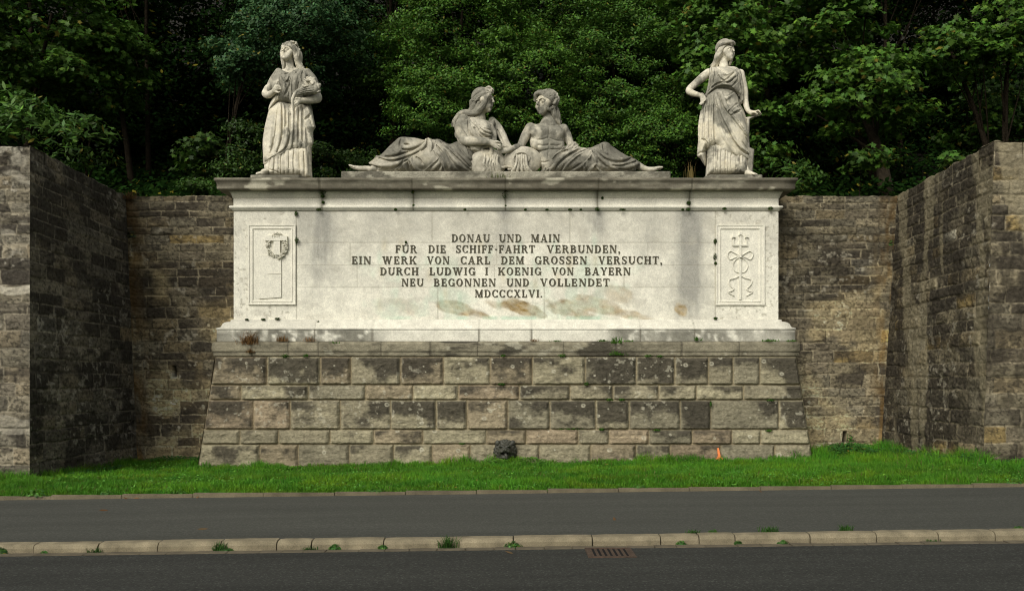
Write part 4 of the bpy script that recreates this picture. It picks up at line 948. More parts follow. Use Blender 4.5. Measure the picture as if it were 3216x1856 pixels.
# plinth with its right corner cut back
def slab(name, parent, pts, z0, z1, seed, grime=.8, tint=(1, 1, 1)):
    n = len(pts); V = []; res = .04
    ring = []
    for a, b in zip(pts, pts[1:]+pts[:1]):
        L = math.hypot(b[0]-a[0], b[1]-a[1]); k = max(1, int(L/res)); ring += [(a[0]+(b[0]-a[0])*i/k, a[1]+(b[1]-a[1])*i/k) for i in range(k)]
    ring = np.array(ring); m = len(ring); zs = np.linspace(z0, z1, max(3, int((z1-z0)/.03))); zs = np.append(zs, z1+.0)
    rows = []
    for i, z in enumerate(zs):
        c_ = ring.mean(0); q = ring if i < len(zs)-1 else c_+(ring-c_)*(1-.02/np.abs(ring-c_).max()); rows.append(np.column_stack([q, np.full(m, z+(.012 if i == len(zs)-1 else 0))]))
    V = np.vstack(rows); V[:, :2] += (.012*(fbm(V[:, 0]*8+V[:, 1]*5, V[:, 2]*9, seed, 3)-.5))[:, None]
    i = np.arange(m); fs = [np.stack([r*m+i, r*m+(i+1) % m, (r+1)*m+(i+1) % m, (r+1)*m+i], 1) for r in range(len(zs)-1)]
    cap = (np.arange(m)+(len(zs)-1)*m)[None]
    x, z = V[:, 0]+V[:, 1], V[:, 2]; n1 = fbm(x*1.5, z*4, seed, 5); n2 = fbm(x*7, z*9, seed+3, 4)
    c_ = np.array([.27, .255, .20])*np.array(tint)*(.6+.8*n2)[:, None]; c_ = mix(c_, np.array([.085, .08, .062])*np.ones_like(c_), sm(.62-.25*grime, .75-.25*grime, n1)*.8); c_ = mix(c_, np.array([.44, .42, .33])*np.ones_like(c_), sm(.62, .70, fbm(x*5, z*7, seed+6, 3))*.6)
    return put(mesh_np(name, V, fs+[cap], c_, M['ashlar'], None), parent)
def XA(zx, Y): return xpx(780+zx/3.0321, Y)
zA = zpx(100+1368/3.0321, 18.42)
slab('plinth', stA, [(XA(22, 18.42), 18.42), (XA(480, 18.42), 18.42), (XA(535, 18.6), 18.62), (XA(560, 19.0), 19.1), (XA(22, 19.1), 19.1)], 6.075, zA, 31)

# ================================================================== statue with her hand on her hip
MBp = (2120, 100, 3.034)
stB = thing('statue', 'standing stone woman in a cap with hand on hip, other hand resting on a slab', 'statue', (4.83, 18.8, 6.07), 'stone figures on the monument')
f = Field(MBp, (190, 310, 730, 1410), YA)
f.blob([(300, 600), (360, 545), (440, 525), (560, 555), (605, 620), (622, 690), (660, 760), (692, 880), (706, 1000), (714, 1180), (706, 1224), (630, 1230), (560, 1224), (500, 1200), (430, 1170), (385, 1152), (388, 1108), (330, 1130), (300, 1145), (292, 1280), (268, 1255), (240, 1212), (210, 1175), (221, 1030), (236, 850), (255, 730), (282, 660)], .31, .25, -.02, k=.01)
f.ell((560, 900, -.26), (.22, .13, .40), .12); f.ell((610, 1000, -.24), (.16, .11, .3), .12)
f.freeze()
for p in ([(385, 590), (420, 720), (490, 880), (575, 1040), (660, 1130), (708, 1160)], [(440, 580), (480, 700), (560, 810), (640, 900), (690, 980)], [(300, 640), (285, 800), (272, 1010)], [(325, 620), (312, 800), (318, 1000), (330, 1120)], [(360, 610), (345, 800), (352, 1000), (372, 1105)], [(545, 590), (500, 630), (470, 640)],
          [(345, 600), (400, 780), (440, 940), (520, 1090), (600, 1190)], [(600, 690), (540, 740), (500, 760)], [(250, 760), (235, 900), (228, 1040)], [(610, 740), (560, 760)]):
    f.ridge(p, .036, .03, .5)
f.freeze()
for p in ([(370, 595), (402, 720), (470, 870), (560, 1040), (645, 1140), (710, 1172)], [(415, 585), (455, 710), (520, 800), (610, 910), (695, 1010)], [(312, 625), (300, 800), (304, 1020)], [(342, 612), (326, 850), (332, 1090)], [(378, 640), (368, 880), (386, 1105)], [(268, 720), (250, 900), (246, 1030)],
          [(246, 1025), (290, 1040), (300, 1100), (292, 1160)], [(212, 1172), (250, 1150), (300, 1140)], [(500, 610), (560, 575)], [(510, 760), (590, 690), (610, 690)], [(530, 800), (600, 760), (630, 745)], [(560, 860), (640, 950), (700, 1060)], [(420, 760), (470, 900), (520, 1000)]):
    f.groove(p, .021)
# bodice
f.blob([(322, 352), (380, 336), (520, 330), (588, 340), (628, 384), (645, 450), (655, 540), (660, 600), (655, 664), (624, 690), (610, 620), (560, 575), (440, 545), (360, 575), (300, 620), (284, 612), (300, 560), (318, 480), (322, 410)], .255, .19, -.03, k=.004)
for e in ((410, 450), (555, 450)): f.ell((e[0], e[1], -.20), (.13, .11, .14), .08)
f.freeze()
for p in ([(295, 610), (350, 548), (430, 500), (520, 505), (580, 552), (612, 612)], [(340, 350), (335, 450), (318, 560), (295, 610)], [(370, 350), (372, 430), (352, 540)], [(612, 365), (632, 480), (640, 580), (645, 660)], [(390, 345), (450, 400), (520, 395), (580, 350)], [(380, 370), (440, 450), (500, 470), (580, 400)]):
    f.ridge(p, .034, .02, .5)
f.freeze()
for p in ([(400, 342), (480, 388), (520, 382), (582, 345)], [(372, 345), (430, 440), (480, 462), (562, 390)], [(440, 452), (500, 485), (592, 420)], [(355, 352), (350, 450), (335, 555)], [(388, 352), (378, 430), (365, 500)], [(598, 368), (605, 480), (618, 565)], [(330, 580), (390, 530), (450, 515), (530, 525), (600, 590)], [(320, 565), (380, 512), (440, 486), (480, 486)],
          [(622, 500), (638, 580), (632, 670)], [(545, 520), (590, 470), (600, 440)], [(610, 390), (622, 450)]):
    f.groove(p, .019)
f.freeze()
for p in ([(295, 700), (285, 850), (282, 1010)], [(322, 680), (315, 850), (318, 1080)], [(355, 680), (348, 880), (358, 1090)], [(400, 640), (440, 790), (520, 970), (600, 1090), (690, 1150)], [(395, 700), (430, 850), (500, 1020), (570, 1130)], [(480, 640), (530, 740), (600, 850), (680, 970)], [(470, 580), (510, 600)], [(235, 880), (228, 1000), (222, 1140)], [(640, 1050), (690, 1120)], [(400, 400), (440, 470)], [(560, 430), (530, 480)]): f.groove(p, .011)
statue_part(f, 'robe', stB, 730, .45, top_lo)
f = Field(MBp, (270, 980, 740, 1410), YA)
f.blob([(300, 1040), (700, 1040), (705, 1320), (738, 1352), (700, 1368), (330, 1368), (288, 1402), (298, 1260)], .27, .2, -.02, k=.01, smooth=False)
f.freeze()
rr = random.Random(21); xs = (338, 358, 378, 399, 428, 470, 492, 528, 560, 578, 606, 640, 672)
for x in xs: j = rr.uniform(-7, 7); f.ridge([(x, 1100), (x-2+j, 1250), (x+(x-480)*.08-j*.6, 1362)], rr.uniform(.008, .020), .03, rr.uniform(.1, .28))
f.freeze()
for x in xs: j = rr.uniform(-8, 8); f.groove([(x+13, 1100), (x+12+j, 1230+rr.uniform(0, 60)), (x+13+(x-480)*.08, 1362)], rr.uniform(.005, .012))
for q in ([(640, 1240), (665, 1300), (705, 1345)], [(600, 1260), (640, 1320), (690, 1355)], [(350, 1180), (345, 1280), (318, 1390)]): f.ridge(q, .026, .02, .4)
statue_part(f, 'underskirt', stB, 735, .12)
f = Field(MBp, (80, 80, 840, 1410), YA)
L = face(f, (494, 198, -.06), R(38), R(3), .205)
f.strand([(462, 255, .0), (464, 330, .0), (460, 400, .03)], [.098, .103, .15], .05)
f.strand([(318, 395, .0), (270, 430, .0), (190, 500, -.02), (132, 560, -.04), (175, 590, -.10), (258, 612, -.17)], [.095, .095, .082, .074, .068, .048], .035, n=28)
hand(f, (258, 608, -.18), [(280, 640, -.24), (272, 650, -.24), (262, 655, -.23), (252, 655, -.21)], [[(278, 672, -.25), (262, 692, -.22)], [(268, 680, -.25), (250, 698, -.22)], [(258, 682, -.24), (240, 694, -.21)], [(248, 680, -.22), (232, 688, -.20)]], .018, .045, [(272, 612, -.22), (290, 640, -.28), (282, 662, -.29)])
f.strand([(622, 400, .0), (640, 470, -.01), (662, 570, -.03), (668, 650, -.06), (692, 745, -.12), (730, 775, -.15)], [.09, .085, .078, .07, .052, .042], .03, n=28)
hand(f, (728, 772, -.15), [(765, 762, -.20), (770, 770, -.18), (768, 778, -.16), (760, 786, -.14)], [[(795, 752, -.24), (815, 775, -.24)], [(800, 760, -.21), (820, 785, -.20)], [(798, 774, -.18), (816, 795, -.17)], [(785, 786, -.14), (800, 802, -.13)]], .018, .042, [(735, 768, -.19), (762, 770, -.25), (785, 785, -.26)])
f.strand([(690, 1345, -.24), (725, 1352, -.32), (760, 1358, -.38)], [.06, .05, .03], .03)
for i in range(4): f.strand([(735+i*9, 1352, -.38+.03*i), (752+i*10, 1360, -.42+.03*i)], [.02, .015], .006)
f.strand([(462, 390, .05), (460, 700, .05), (560, 1000, .05), (680, 1330, -.12), (695, 1345, -.24)], [.12, .12, .1, .08, .06], .03); f.strand([(310, 395, .0), (462, 390, .04), (625, 400, .0)], [.07, .1, .07], .03)
statue_part(f, 'body', stB, 740, .25)
f = Field(MBp, (330, 60, 600, 370), YA)
f.ell((465, 178, .06), (.175, .2, .19), .02)
f.ell((530, 225, -.26), (.13, .17, .20), .02, True)
for p, r in (([(470, 115, -.16), (430, 170, -.14), (405, 230, -.06), (375, 300, .02), (350, 345, .06)], .05), ([(500, 112, -.20), (460, 150, -.18), (432, 200, -.13), (400, 250, -.05), (372, 330, .0)], .038), ([(435, 200, -.05), (410, 260, .0), (395, 330, .03)], .06), ([(548, 130, -.15), (548, 190, -.13), (536, 250, -.10), (522, 320, -.02)], .030)):
    f.strand(p, [r*.7, r, r, r*.9, r*.6], .012)
f.freeze()
locks(f, [(478, 125, -.19), (440, 180, -.17), (412, 240, -.11), (385, 300, -.03), (358, 345, .03)], 6, 26, .019, 5, 1.8, 3, .05)
locks(f, [(548, 135, -.16), (546, 200, -.14), (535, 260, -.11), (524, 318, -.04)], 3, 9, .015, 3, 2.0, 4, .02)
statue_part(f, 'hair', stB, 745, .5, tone=.85)
f = Field(MBp, (360, 60, 600, 260), YA)        # the cap with its raised peak
f.ell((468, 158, .03), (.195, .225, .195), .01); f.ell((485, 205, -.06), (.20, .26, .13), .02, True)
f.strand([(392, 200, -.02), (430, 135, -.17), (490, 104, -.25), (545, 100, -.26), (570, 122, -.20)], [.022, .03, .034, .034, .02], .012)
f.strand([(470, 100, -.18), (530, 92, -.24), (566, 108, -.22)], [.03, .035, .02], .02)
statue_part(f, 'cap', stB, 748, .6, tone=.8)
f = Field(MBp, (650, 770, 830, 1370), YA)
f.blob([(668, 818), (790, 790), (800, 803), (716, 838), (712, 905), (703, 1100), (686, 1100), (680, 840)], .10, .03, -.05, k=.004, smooth=False)
f.blob([(690, 1095), (716, 1102), (757, 1122), (740, 1345), (690, 1345)], .08, .03, -.1, k=.004, smooth=False)
statue_part(f, 'slab', stB, 752, .3)
def XB(zx, Y): return xpx(2120+zx/3.034, Y)
zB = zpx(100+1366/3.034, 18.40)
slab('plinth', stB, [(XB(330, 18.40), 18.40), (XB(832, 18.40), 18.40), (XB(832, 18.4), 19.1), (XB(280, 18.4), 19.1), (XB(285, 18.5), 18.58)], 6.075, zB, 41, .9)

# ================================================================== the two reclining figures
base = thing('pedestal_slab', 'long low grey stone slab under the two reclining stone figures', 'slab', (-.1, 18.7, 6.07))
zC = zpx(240+1285/4.282, 18.36)
slab('slab_block', base, [(xpx(1072, 18.36), 18.36), (xpx(2106, 18.36), 18.36), (xpx(2106, 18.36), 19.3), (xpx(1072, 18.36), 19.3)], 6.075, zC, 51, .55)
MC = (1060, 240, 4.282); YC = 18.8
stC = thing('statue', 'reclining stone woman with long wavy hair and crown braid, leaning towards the bare-chested man', 'statue', (-1.6, 18.8, zC), 'stone figures on the monument')
gr = lambda z: np.clip((7.1-z)*.0+.02, -.1, .1)
f = Field(MC, (400, 780, 1960, 1310), YC, (-.55, .5), .014)
f.blob([(850, 818), (900, 816), (1040, 828), (1180, 856), (1215, 825), (1280, 848), (1370, 848), (1500, 912), (1600, 880), (1700, 900), (1800, 960), (1860, 1060), (1850, 1200), (1830, 1296), (1500, 1296), (1200, 1290), (900, 1296), (740, 1300), (560, 1296), (500, 1232), (430, 1165), (480, 1118), (520, 1068), (580, 1056), (700, 936), (800, 846)], .34, .26, .0, k=.01)
f.ell((880, 900, -.16), (.17, .16, .13), .1); f.ell((1200, 1120, -.22), (.30, .16, .17), .1)
f.freeze()
for p in ([(528, 1078), (640, 1112), (780, 1108), (900, 1075), (1020, 1030), (1120, 950), (1190, 860)], [(435, 1168), (560, 1196), (720, 1195), (860, 1150), (960, 1090), (1060, 1020)], [(510, 1235), (570, 1282), (740, 1290), (850, 1200), (960, 1100)], [(590, 1065), (720, 1050), (840, 1010), (860, 940)],
          [(850, 960), (960, 960), (1080, 925), (1150, 890)], [(1000, 1050), (990, 1130), (1050, 1230), (1160, 1270), (1260, 1210), (1360, 1120)], [(930, 1120), (900, 1190), (960, 1290)], [(1270, 1000), (1360, 1080), (1420, 1190), (1450, 1290)], [(1300, 880), (1410, 990), (1480, 1140), (1540, 1285)], [(1340, 866), (1490, 1030), (1640, 1190), (1810, 1285)],
          [(1430, 905), (1590, 1040), (1780, 1190)], [(1560, 925), (1680, 1070), (1800, 1180)], [(1240, 850), (1260, 920), (1250, 1000)], [(1200, 850), (1160, 940), (1080, 1000)], [(1230, 1280), (1320, 1210), (1380, 1150)], [(1700, 940), (1760, 1040), (1800, 1120)], [(1360, 1280), (1410, 1220)]):
    f.ridge(p, .042, .022, .55)
f.freeze()
for p in ([(560, 1100), (700, 1135), (850, 1115), (980, 1070), (1090, 1010)], [(470, 1195), (600, 1235), (730, 1240), (850, 1180), (980, 1090)], [(620, 1085), (760, 1078), (870, 1045), (1010, 1000)], [(850, 850), (838, 930), (860, 1000)], [(870, 985), (980, 985), (1090, 950), (1170, 880)], [(970, 1150), (1020, 1250), (1090, 1285)],
          [(1060, 1090), (1110, 1130), (1150, 1180)], [(880, 1130), (830, 1230), (770, 1285)], [(1180, 1285), (1280, 1200), (1380, 1100)], [(1300, 1010), (1390, 1130), (1430, 1280)], [(1330, 930), (1430, 1060), (1500, 1270)], [(1320, 880), (1450, 1010), (1580, 1200), (1680, 1285)], [(1390, 890), (1540, 1040), (1720, 1210), (1830, 1280)], [(1500, 930), (1640, 1080), (1780, 1220)],
          [(1620, 930), (1730, 1080), (1790, 1140)], [(1215, 835), (1200, 930), (1130, 1000)], [(1280, 860), (1290, 930), (1270, 1000)], [(940, 1170), (970, 1290)], [(900, 910), (980, 930)], [(1300, 1285), (1400, 1180)], [(580, 1250), (700, 1275), (800, 1265)], [(1740, 960), (1790, 1060), (1840, 1130)]):
    f.groove(p, .023)
statue_part(f, 'skirt', stC, 760, .85, tone=.66)
f = Field(MC, (1540, 520, 2360, 1010), YC, (-.55, .5), .013)
f.blob([(1745, 552), (1830, 540), (1900, 560), (1975, 580), (2050, 610), (2095, 650), (2135, 750), (2120, 880), (2070, 960), (1960, 1030), (1860, 1060), (1700, 990), (1620, 890), (1600, 760), (1605, 650), (1650, 580)], .27, .2, .0, k=.01)
f.ell((1960, 760, -.22), (.17, .13, .14), .08); f.ell((1830, 730, -.20), (.13, .12, .14), .08)
f.strand([(2080, 600, .05), (2150, 690, .02), (2215, 800, -.05), (2265, 900, -.14), (2320, 960, -.18)], [.085, .105, .10, .085, .055], .03)
f.strand([(2090, 620, -.10), (2070, 700, -.14), (2100, 800, -.18), (2120, 880, -.2)], [.05, .06, .06, .05], .02)
f.freeze()
for p in ([(1765, 552), (1840, 690), (1930, 810), (2030, 850)], [(1845, 620), (1920, 730), (2060, 800)], [(1885, 650), (1980, 730), (2070, 755)], [(1775, 600), (1790, 720), (1850, 820)], [(2080, 650), (2120, 760), (2130, 870)], [(1640, 880), (1720, 960), (1900, 990)], [(1760, 920), (1900, 1000)]):
    f.ridge(p, .034, .02, .5)
f.freeze()
for p in ([(1780, 560), (1870, 700), (1960, 800), (2040, 820)], [(1870, 650), (1950, 735), (2065, 775)], [(1910, 655), (1990, 705), (2060, 720)], [(1755, 580), (1765, 720), (1800, 800)], [(1840, 690), (1900, 790), (1960, 835)], [(2060, 660), (2090, 760), (2100, 840)], [(2150, 720), (2190, 820), (2230, 900)], [(1700, 900), (1740, 985)], [(1740, 900), (1790, 1000)]):
    f.groove(p, .019)
statue_part(f, 'tunic', stC, 765, .6, tone=.82)
f = Field(MC, (120, 150, 2330, 1310), YC, (-.6, .45), .014)
face(f, (1965, 330, -.02), R(62), R(-2), .275)
f.strand([(1935, 430, .02), (1925, 520, .02), (1900, 610, .03)], [.095, .10, .16], .05)
f.strand([(1690, 590, -.06), (1655, 700, -.12), (1690, 830, -.22), (1740, 870, -.28), (1900, 872, -.36), (2060, 890, -.40)], [.125, .135, .11, .105, .09, .06], .03, n=30)
hand(f, (2070, 892, -.40), [(2140, 905, -.46), (2145, 925, -.46), (2140, 945, -.45), (2128, 960, -.44)], [[(2185, 905, -.48), (2205, 935, -.46)], [(2185, 930, -.49), (2200, 965, -.46)], [(2170, 958, -.47), (2182, 985, -.45)], [(2150, 970, -.45), (2160, 992, -.44)]], .019, .052, [(2095, 880, -.44), (2150, 880, -.50), (2190, 890, -.50)])
f.strand([(520, 1240, -.10), (450, 1250, -.12), (400, 1240, -.12), (300, 1238, -.13), (215, 1222, -.13), (160, 1195, -.12)], [.09, .068, .058, .052, .042, .02], .03)
for i in range(4): f.strand([(225-i*3, 1222+i*5, -.17+.02*i), (165+i*6, 1195+i*10, -.18+.02*i)], [.02, .014], .006)
f.strand([(1900, 600, .05), (1760, 900, .06), (1500, 1080, .05), (900, 1020, .03), (560, 1225, -.05), (510, 1240, -.1)], [.14, .14, .12, .10, .08, .08], .03); f.strand([(1690, 590, -.04), (1900, 600, .05)], [.1, .12], .03)
statue_part(f, 'body', stC, 770, .65, tone=.82)
f = Field(MC, (1540, 130, 2130, 900), YC, (-.5, .45), .012)
f.ell((1940, 290, .02), (.24, .262, .225), .02); f.ell((2085, 380, -.10), (.16, .20, .25), .02, True)
for p, r in (([(2050, 240, -.17), (2000, 290, -.21), (1985, 350, -.20), (1940, 430, -.18), (1880, 490, -.14), (1790, 505, -.10), (1700, 490, -.08), (1640, 520, -.06), (1590, 590, -.04), (1575, 650, -.02), (1600, 720, 0)], .05), ([(1990, 270, -.22), (1960, 360, -.21), (1900, 440, -.17), (1850, 480, -.12), (1760, 480, -.06)], .045), ([(1840, 350, -.14), (1830, 420, -.10), (1800, 470, -.05), (1700, 480, .0)], .06),
             ([(1900, 360, -.18), (1880, 430, -.14), (1830, 490, -.10), (1740, 520, -.04)], .05), ([(1800, 340, -.05), (1810, 420, .0), (1770, 480, .02)], .06), ([(1600, 560, .0), (1580, 640, .02), (1600, 720, .02), (1595, 800, .0), (1640, 860, -.02)], .035)):
    f.strand(p, [r*.8, r, r, r, r*.9, r*.6], .014)
for i in range(16):                            # crown braid
    t = i/15; x = 1815+t*265; y = 320-150*t**1.3+20*math.sin(t*9); f.ell((x, y, -.17-.04*math.sin(t*PI)), (.036, .03, .026), .006, ry=.5 if i % 2 else -.5)
for p in ([(1990, 165, -.12), (2040, 150, -.12), (2095, 195, -.10)], [(1960, 190, -.16), (2030, 185, -.17), (2090, 225, -.12)]): f.strand(p, [.025, .035, .025], .008)
f.freeze()
locks(f, [(2020, 250, -.22), (1985, 330, -.24), (1930, 425, -.22), (1860, 480, -.17), (1760, 495, -.12), (1650, 510, -.08), (1590, 590, -.06), (1580, 680, -.03)], 5, 34, .022, 8, 3.0, 5, .06)
locks(f, [(1860, 330, -.18), (1850, 400, -.14), (1800, 465, -.08), (1720, 500, -.04)], 5, 34, .022, 8, 1.6, 6, .05)
for i in range(8): f.groove([(1822+i*16, 290-i*16), (1870+i*20, 240-i*11), (1950+i*16, 215-i*7)], .009, .006)
drill(f, [(1815+t*265, 335-150*t**1.3) for t in np.linspace(.05, .95, 14)], .013)
statue_part(f, 'hair', stC, 775, .75, tone=.82)
MD = (1460, 420, 9.01)
def jar(name, parent, build, seed):
    f = Field(MD, (200, 300, 2150, 1140), 18.62, (-.45, .35), .012); build(f); return statue_part(f, name, parent, seed, .55, tone=.74)
def jarA(f):
    f.ell((640, 850, .0), (.42, .16, .315), .02); f.ell((640, 850, -.17), (.36, .06, .27), .02, True)
    f.strand([(510, 560, -.05), (505, 420, -.06), (560, 365, -.07), (700, 345, -.07), (755, 420, -.07), (750, 590, -.10)], [.045, .04, .04, .042, .048, .05], .012)
    f.strand([(800, 470, .02), (930, 540, .04), (1010, 660, .04), (1030, 800, .02)], [.03, .035, .035, .03], .01)
    for i, (x, w) in enumerate(((570, 0), (650, 6), (730, 0), (800, -6), (870, 8), (930, 5))):
        f.strand([(x, 610+i % 2*25, -.16), (x+40*math.sin(i), 730, -.22), (x-25+w, 850, -.24), (x+25+w*2, 960, -.22), (x+(x-740)*.35, 1090, -.18)], [.03, .042, .046, .046, .04], .014)
    f.freeze()
    for i, x in enumerate((600, 690, 770, 840, 900)): f.groove([(x, 620), (x+30*math.sin(i*1.3), 740), (x-20, 860), (x+15, 1000)], .014, .006)
    f.strand([(960, 950, -.12), (1080, 960, -.12), (1200, 930, -.12), (1330, 960, -.14), (1420, 1020, -.14)], [.05, .03, .03, .03, .03], .01)
def jarB(f):
    f.ell((1640, 765, .0), (.43, .17, .315), .02); f.ell((1640, 765, -.19), (.37, .06, .27), .02, True)
    ring = [(1605+205*math.cos(a), 690+150*math.sin(a), -.15) for a in np.linspace(-.15*PI-PI, .15*PI, 12)]
    f.strand(ring, .030, .008); f.ell((1605, 690, -.20), (.17, .10, .13), .01, True)
    for i, x in enumerate((1480, 1545, 1610, 1670, 1720)):
        f.strand([(x, 600+abs(x-1600)*.3, -.16), (x+8*math.sin(i*2), 720, -.21), (x+(x-1600)*.1, 860, -.22), (x+(x-1600)*.5, 980, -.21), (x+(x-1600)*1.2, 1075, -.18)], [.026, .036, .040, .040, .034], .012)
    f.freeze()
    for x in (1510, 1575, 1640, 1695): f.groove([(x, 640), (x, 800), (x+(x-1600)*.8, 1020)], .012, .006)
    f.strand([(1240, 1010, -.10), (1330, 1000, -.12), (1430, 1040, -.12), (1520, 1030, -.14)], [.03, .032, .03, .03], .01)
jar('jar', stC, jarA, 780)
# ---- the man
MEp = (1560, 240, 4.282)
stD = thing('statue', 'reclining bare-chested stone man with curly hair and draped legs, facing the woman', 'statue', (1.4, 18.8, zC), 'stone figures on the monument')
f = Field(MEp, (20, 160, 1130, 1310), YC, (-.55, .5), .013)
f.blob([(560, 640), (630, 615), (730, 612), (800, 640), (870, 668), (915, 720), (922, 800), (910, 870), (915, 950), (905, 1010), (870, 1120), (760, 1296), (620, 1290), (582, 1200), (560, 1080), (540, 1020), (480, 985), (452, 940), (442, 860), (462, 800), (446, 750), (450, 690), (500, 648)], .25, .2, .0, k=.01)
f.ell((575, 755, -.17), (.20, .11, .125), .05); f.ell((800, 770, -.17), (.17, .11, .125), .05)
f.ell((460, 700, -.02), (.12, .14, .11), .05); f.ell((895, 720, .0), (.11, .14, .11), .05)
for x, y in ((610, 900), (730, 905), (620, 960), (735, 965), (630, 1050), (730, 1060)): f.ell((x, y, -.20), (.085, .06, .055), .04)
f.ell((520, 920, -.14), (.08, .10, .12), .05); f.ell((870, 930, -.14), (.07, .10, .12), .05); f.ell((660, 1130, -.17), (.15, .11, .16), .08)
face(f, (660, 370, -.03), R(-50), R(-2), .275)
f.strand([(690, 480, .02), (700, 570, .02), (700, 660, .02)], [.115, .12, .20], .05)
f.strand([(450, 700, -.03), (395, 790, -.06), (345, 890, -.10), (315, 950, -.14), (250, 962, -.24), (180, 985, -.30)], [.115, .11, .092, .085, .075, .05], .03, n=28)
hand(f, (175, 985, -.30), [(110, 975, -.34), (105, 992, -.36), (105, 1010, -.36), (112, 1024, -.34)], [[(60, 952, -.36), (35, 958, -.36)], [(55, 985, -.39), (28, 975, -.38)], [(55, 1012, -.39), (30, 1000, -.38)], [(70, 1030, -.37), (45, 1022, -.37)]], .02, .055, [(150, 965, -.34), (110, 938, -.37), (75, 935, -.37)])
f.strand([(895, 715, .0), (945, 800, .02), (985, 900, .0), (1000, 950, -.06), (930, 975, -.20)], [.115, .105, .085, .08, .05], .03, n=24)
hand(f, (935, 972, -.20), [(905, 968, -.25), (900, 980, -.25), (900, 990, -.24), (905, 998, -.22)], [[(880, 975, -.27), (868, 990, -.25)], [(875, 988, -.27), (865, 1002, -.25)], [(878, 998, -.25), (868, 1010, -.23)], [(885, 1005, -.23), (876, 1014, -.22)]], .018, .045, [(925, 955, -.24), (895, 952, -.28)])
f.freeze()
for p in ([(470, 820), (520, 850), (600, 852), (685, 828)], [(712, 832), (800, 866), (900, 872)], [(702, 680), (700, 800), (704, 960), (690, 1080)], [(520, 1010), (600, 1010), (700, 985), (890, 985)], [(585, 1150), (640, 1160), (700, 1140)], [(560, 925), (640, 935), (690, 925)], [(725, 925), (800, 935), (860, 920)], [(490, 870), (470, 930)], [(600, 650), (660, 665)], [(745, 660), (820, 665)]):
    f.groove(p, .0095, .03)
statue_part(f, 'body', stD, 800, .6, tone=.82)
f = Field(MEp, (490, 170, 900, 690), YC, (-.5, .45), .012)
f.ell((695, 325, .02), (.228, .268, .22), .02); f.ell((575, 420, -.14), (.16, .22, .23), .02, True)
rr = random.Random(9)
for i in range(150):
    a = rr.uniform(-1.2, 2.6); b = rr.uniform(-.9, .6); x = 690+140*math.cos(a)*math.cos(b)*1.0; y = 315-125*math.sin(a); d = .02-.265*math.sqrt(max(0, 1-((x-690)/160)**2-((y-315)/150)**2))+rr.uniform(-.02, .01)
    if x < 640 and y > 300: continue
    f.ell((x, y, d), (rr.uniform(.022, .04),)*3, .005)
for p, r in (([(530, 300, -.06), (520, 255, -.10), (550, 225, -.14), (610, 230, -.18), (650, 280, -.2)], .045), ([(560, 210, -.08), (620, 215, -.15), (680, 225, -.18)], .05), ([(640, 290, -.2), (655, 370, -.2), (690, 430, -.18)], .04), ([(700, 380, -.2), (690, 430, -.19), (720, 460, -.16)], .04), ([(760, 430, -.14), (780, 500, -.08), (810, 570, -.03), (840, 650, .0)], .055), ([(730, 430, -.16), (760, 510, -.10), (800, 590, -.06), (845, 640, -.03)], .045), ([(800, 420, -.05), (820, 500, -.02), (840, 580, .0)], .055), ([(520, 290, -.02), (515, 320, .0), (525, 335, .0)], .035)):
    f.strand(p, [r*.8, r, r, r*.7], .012)
f.freeze()
locks(f, [(745, 430, -.19), (775, 510, -.13), (815, 590, -.07), (842, 645, -.02)], 5, 32, .020, 7, 2.0, 7, .05)
drill(f, [(rr.uniform(560, 830), rr.uniform(200, 470)) for _ in range(70)], .013)
statue_part(f, 'hair', stD, 805, .85, tone=.82)
f = Field(MEp, (590, 850, 1960, 1310), YC, (-.6, .5), .014)
f.blob([(880, 985), (945, 925), (1035, 878), (1085, 905), (1115, 960), (1250, 962), (1330, 930), (1440, 893), (1490, 896), (1560, 945), (1680, 1025), (1790, 1085), (1850, 1105), (1925, 1158), (1915, 1195), (1882, 1255), (1800, 1282), (1600, 1294), (1400, 1294), (1100, 1294), (605, 1296), (680, 1180), (735, 1080), (800, 1015)], .33, .24, -.02, k=.01)
f.ell((1450, 960, -.16), (.15, .15, .12), .1); f.ell((1150, 1060, -.2), (.25, .15, .16), .1)
f.freeze()
for p in ([(1260, 968), (1120, 1030), (980, 1140), (880, 1285)], [(1110, 962), (950, 1040), (810, 1150), (700, 1290)], [(1010, 960), (870, 1010), (740, 1110), (640, 1290)], [(1275, 1005), (1230, 1110), (1130, 1210), (990, 1280)], [(1265, 1010), (1320, 1110), (1330, 1190)], [(1310, 1000), (1420, 1120), (1540, 1210), (1700, 1260), (1860, 1255)], [(1330, 985), (1460, 1080), (1600, 1120), (1740, 1110), (1800, 1090)],
          [(1480, 1130), (1620, 1185), (1760, 1185), (1860, 1130)], [(1600, 1215), (1720, 1222), (1850, 1195), (1910, 1170)], [(1330, 1190), (1400, 1260), (1480, 1290)], [(1320, 1200), (1260, 1250), (1200, 1290)], [(920, 985), (1000, 935), (1060, 900)], [(1030, 985), (1060, 950), (1090, 930)], [(1190, 1190), (1180, 1280)], [(1400, 920), (1420, 1000), (1480, 1040)], [(900, 1010), (800, 1070), (700, 1190)]):
    f.ridge(p, .042, .022, .55)
f.freeze()
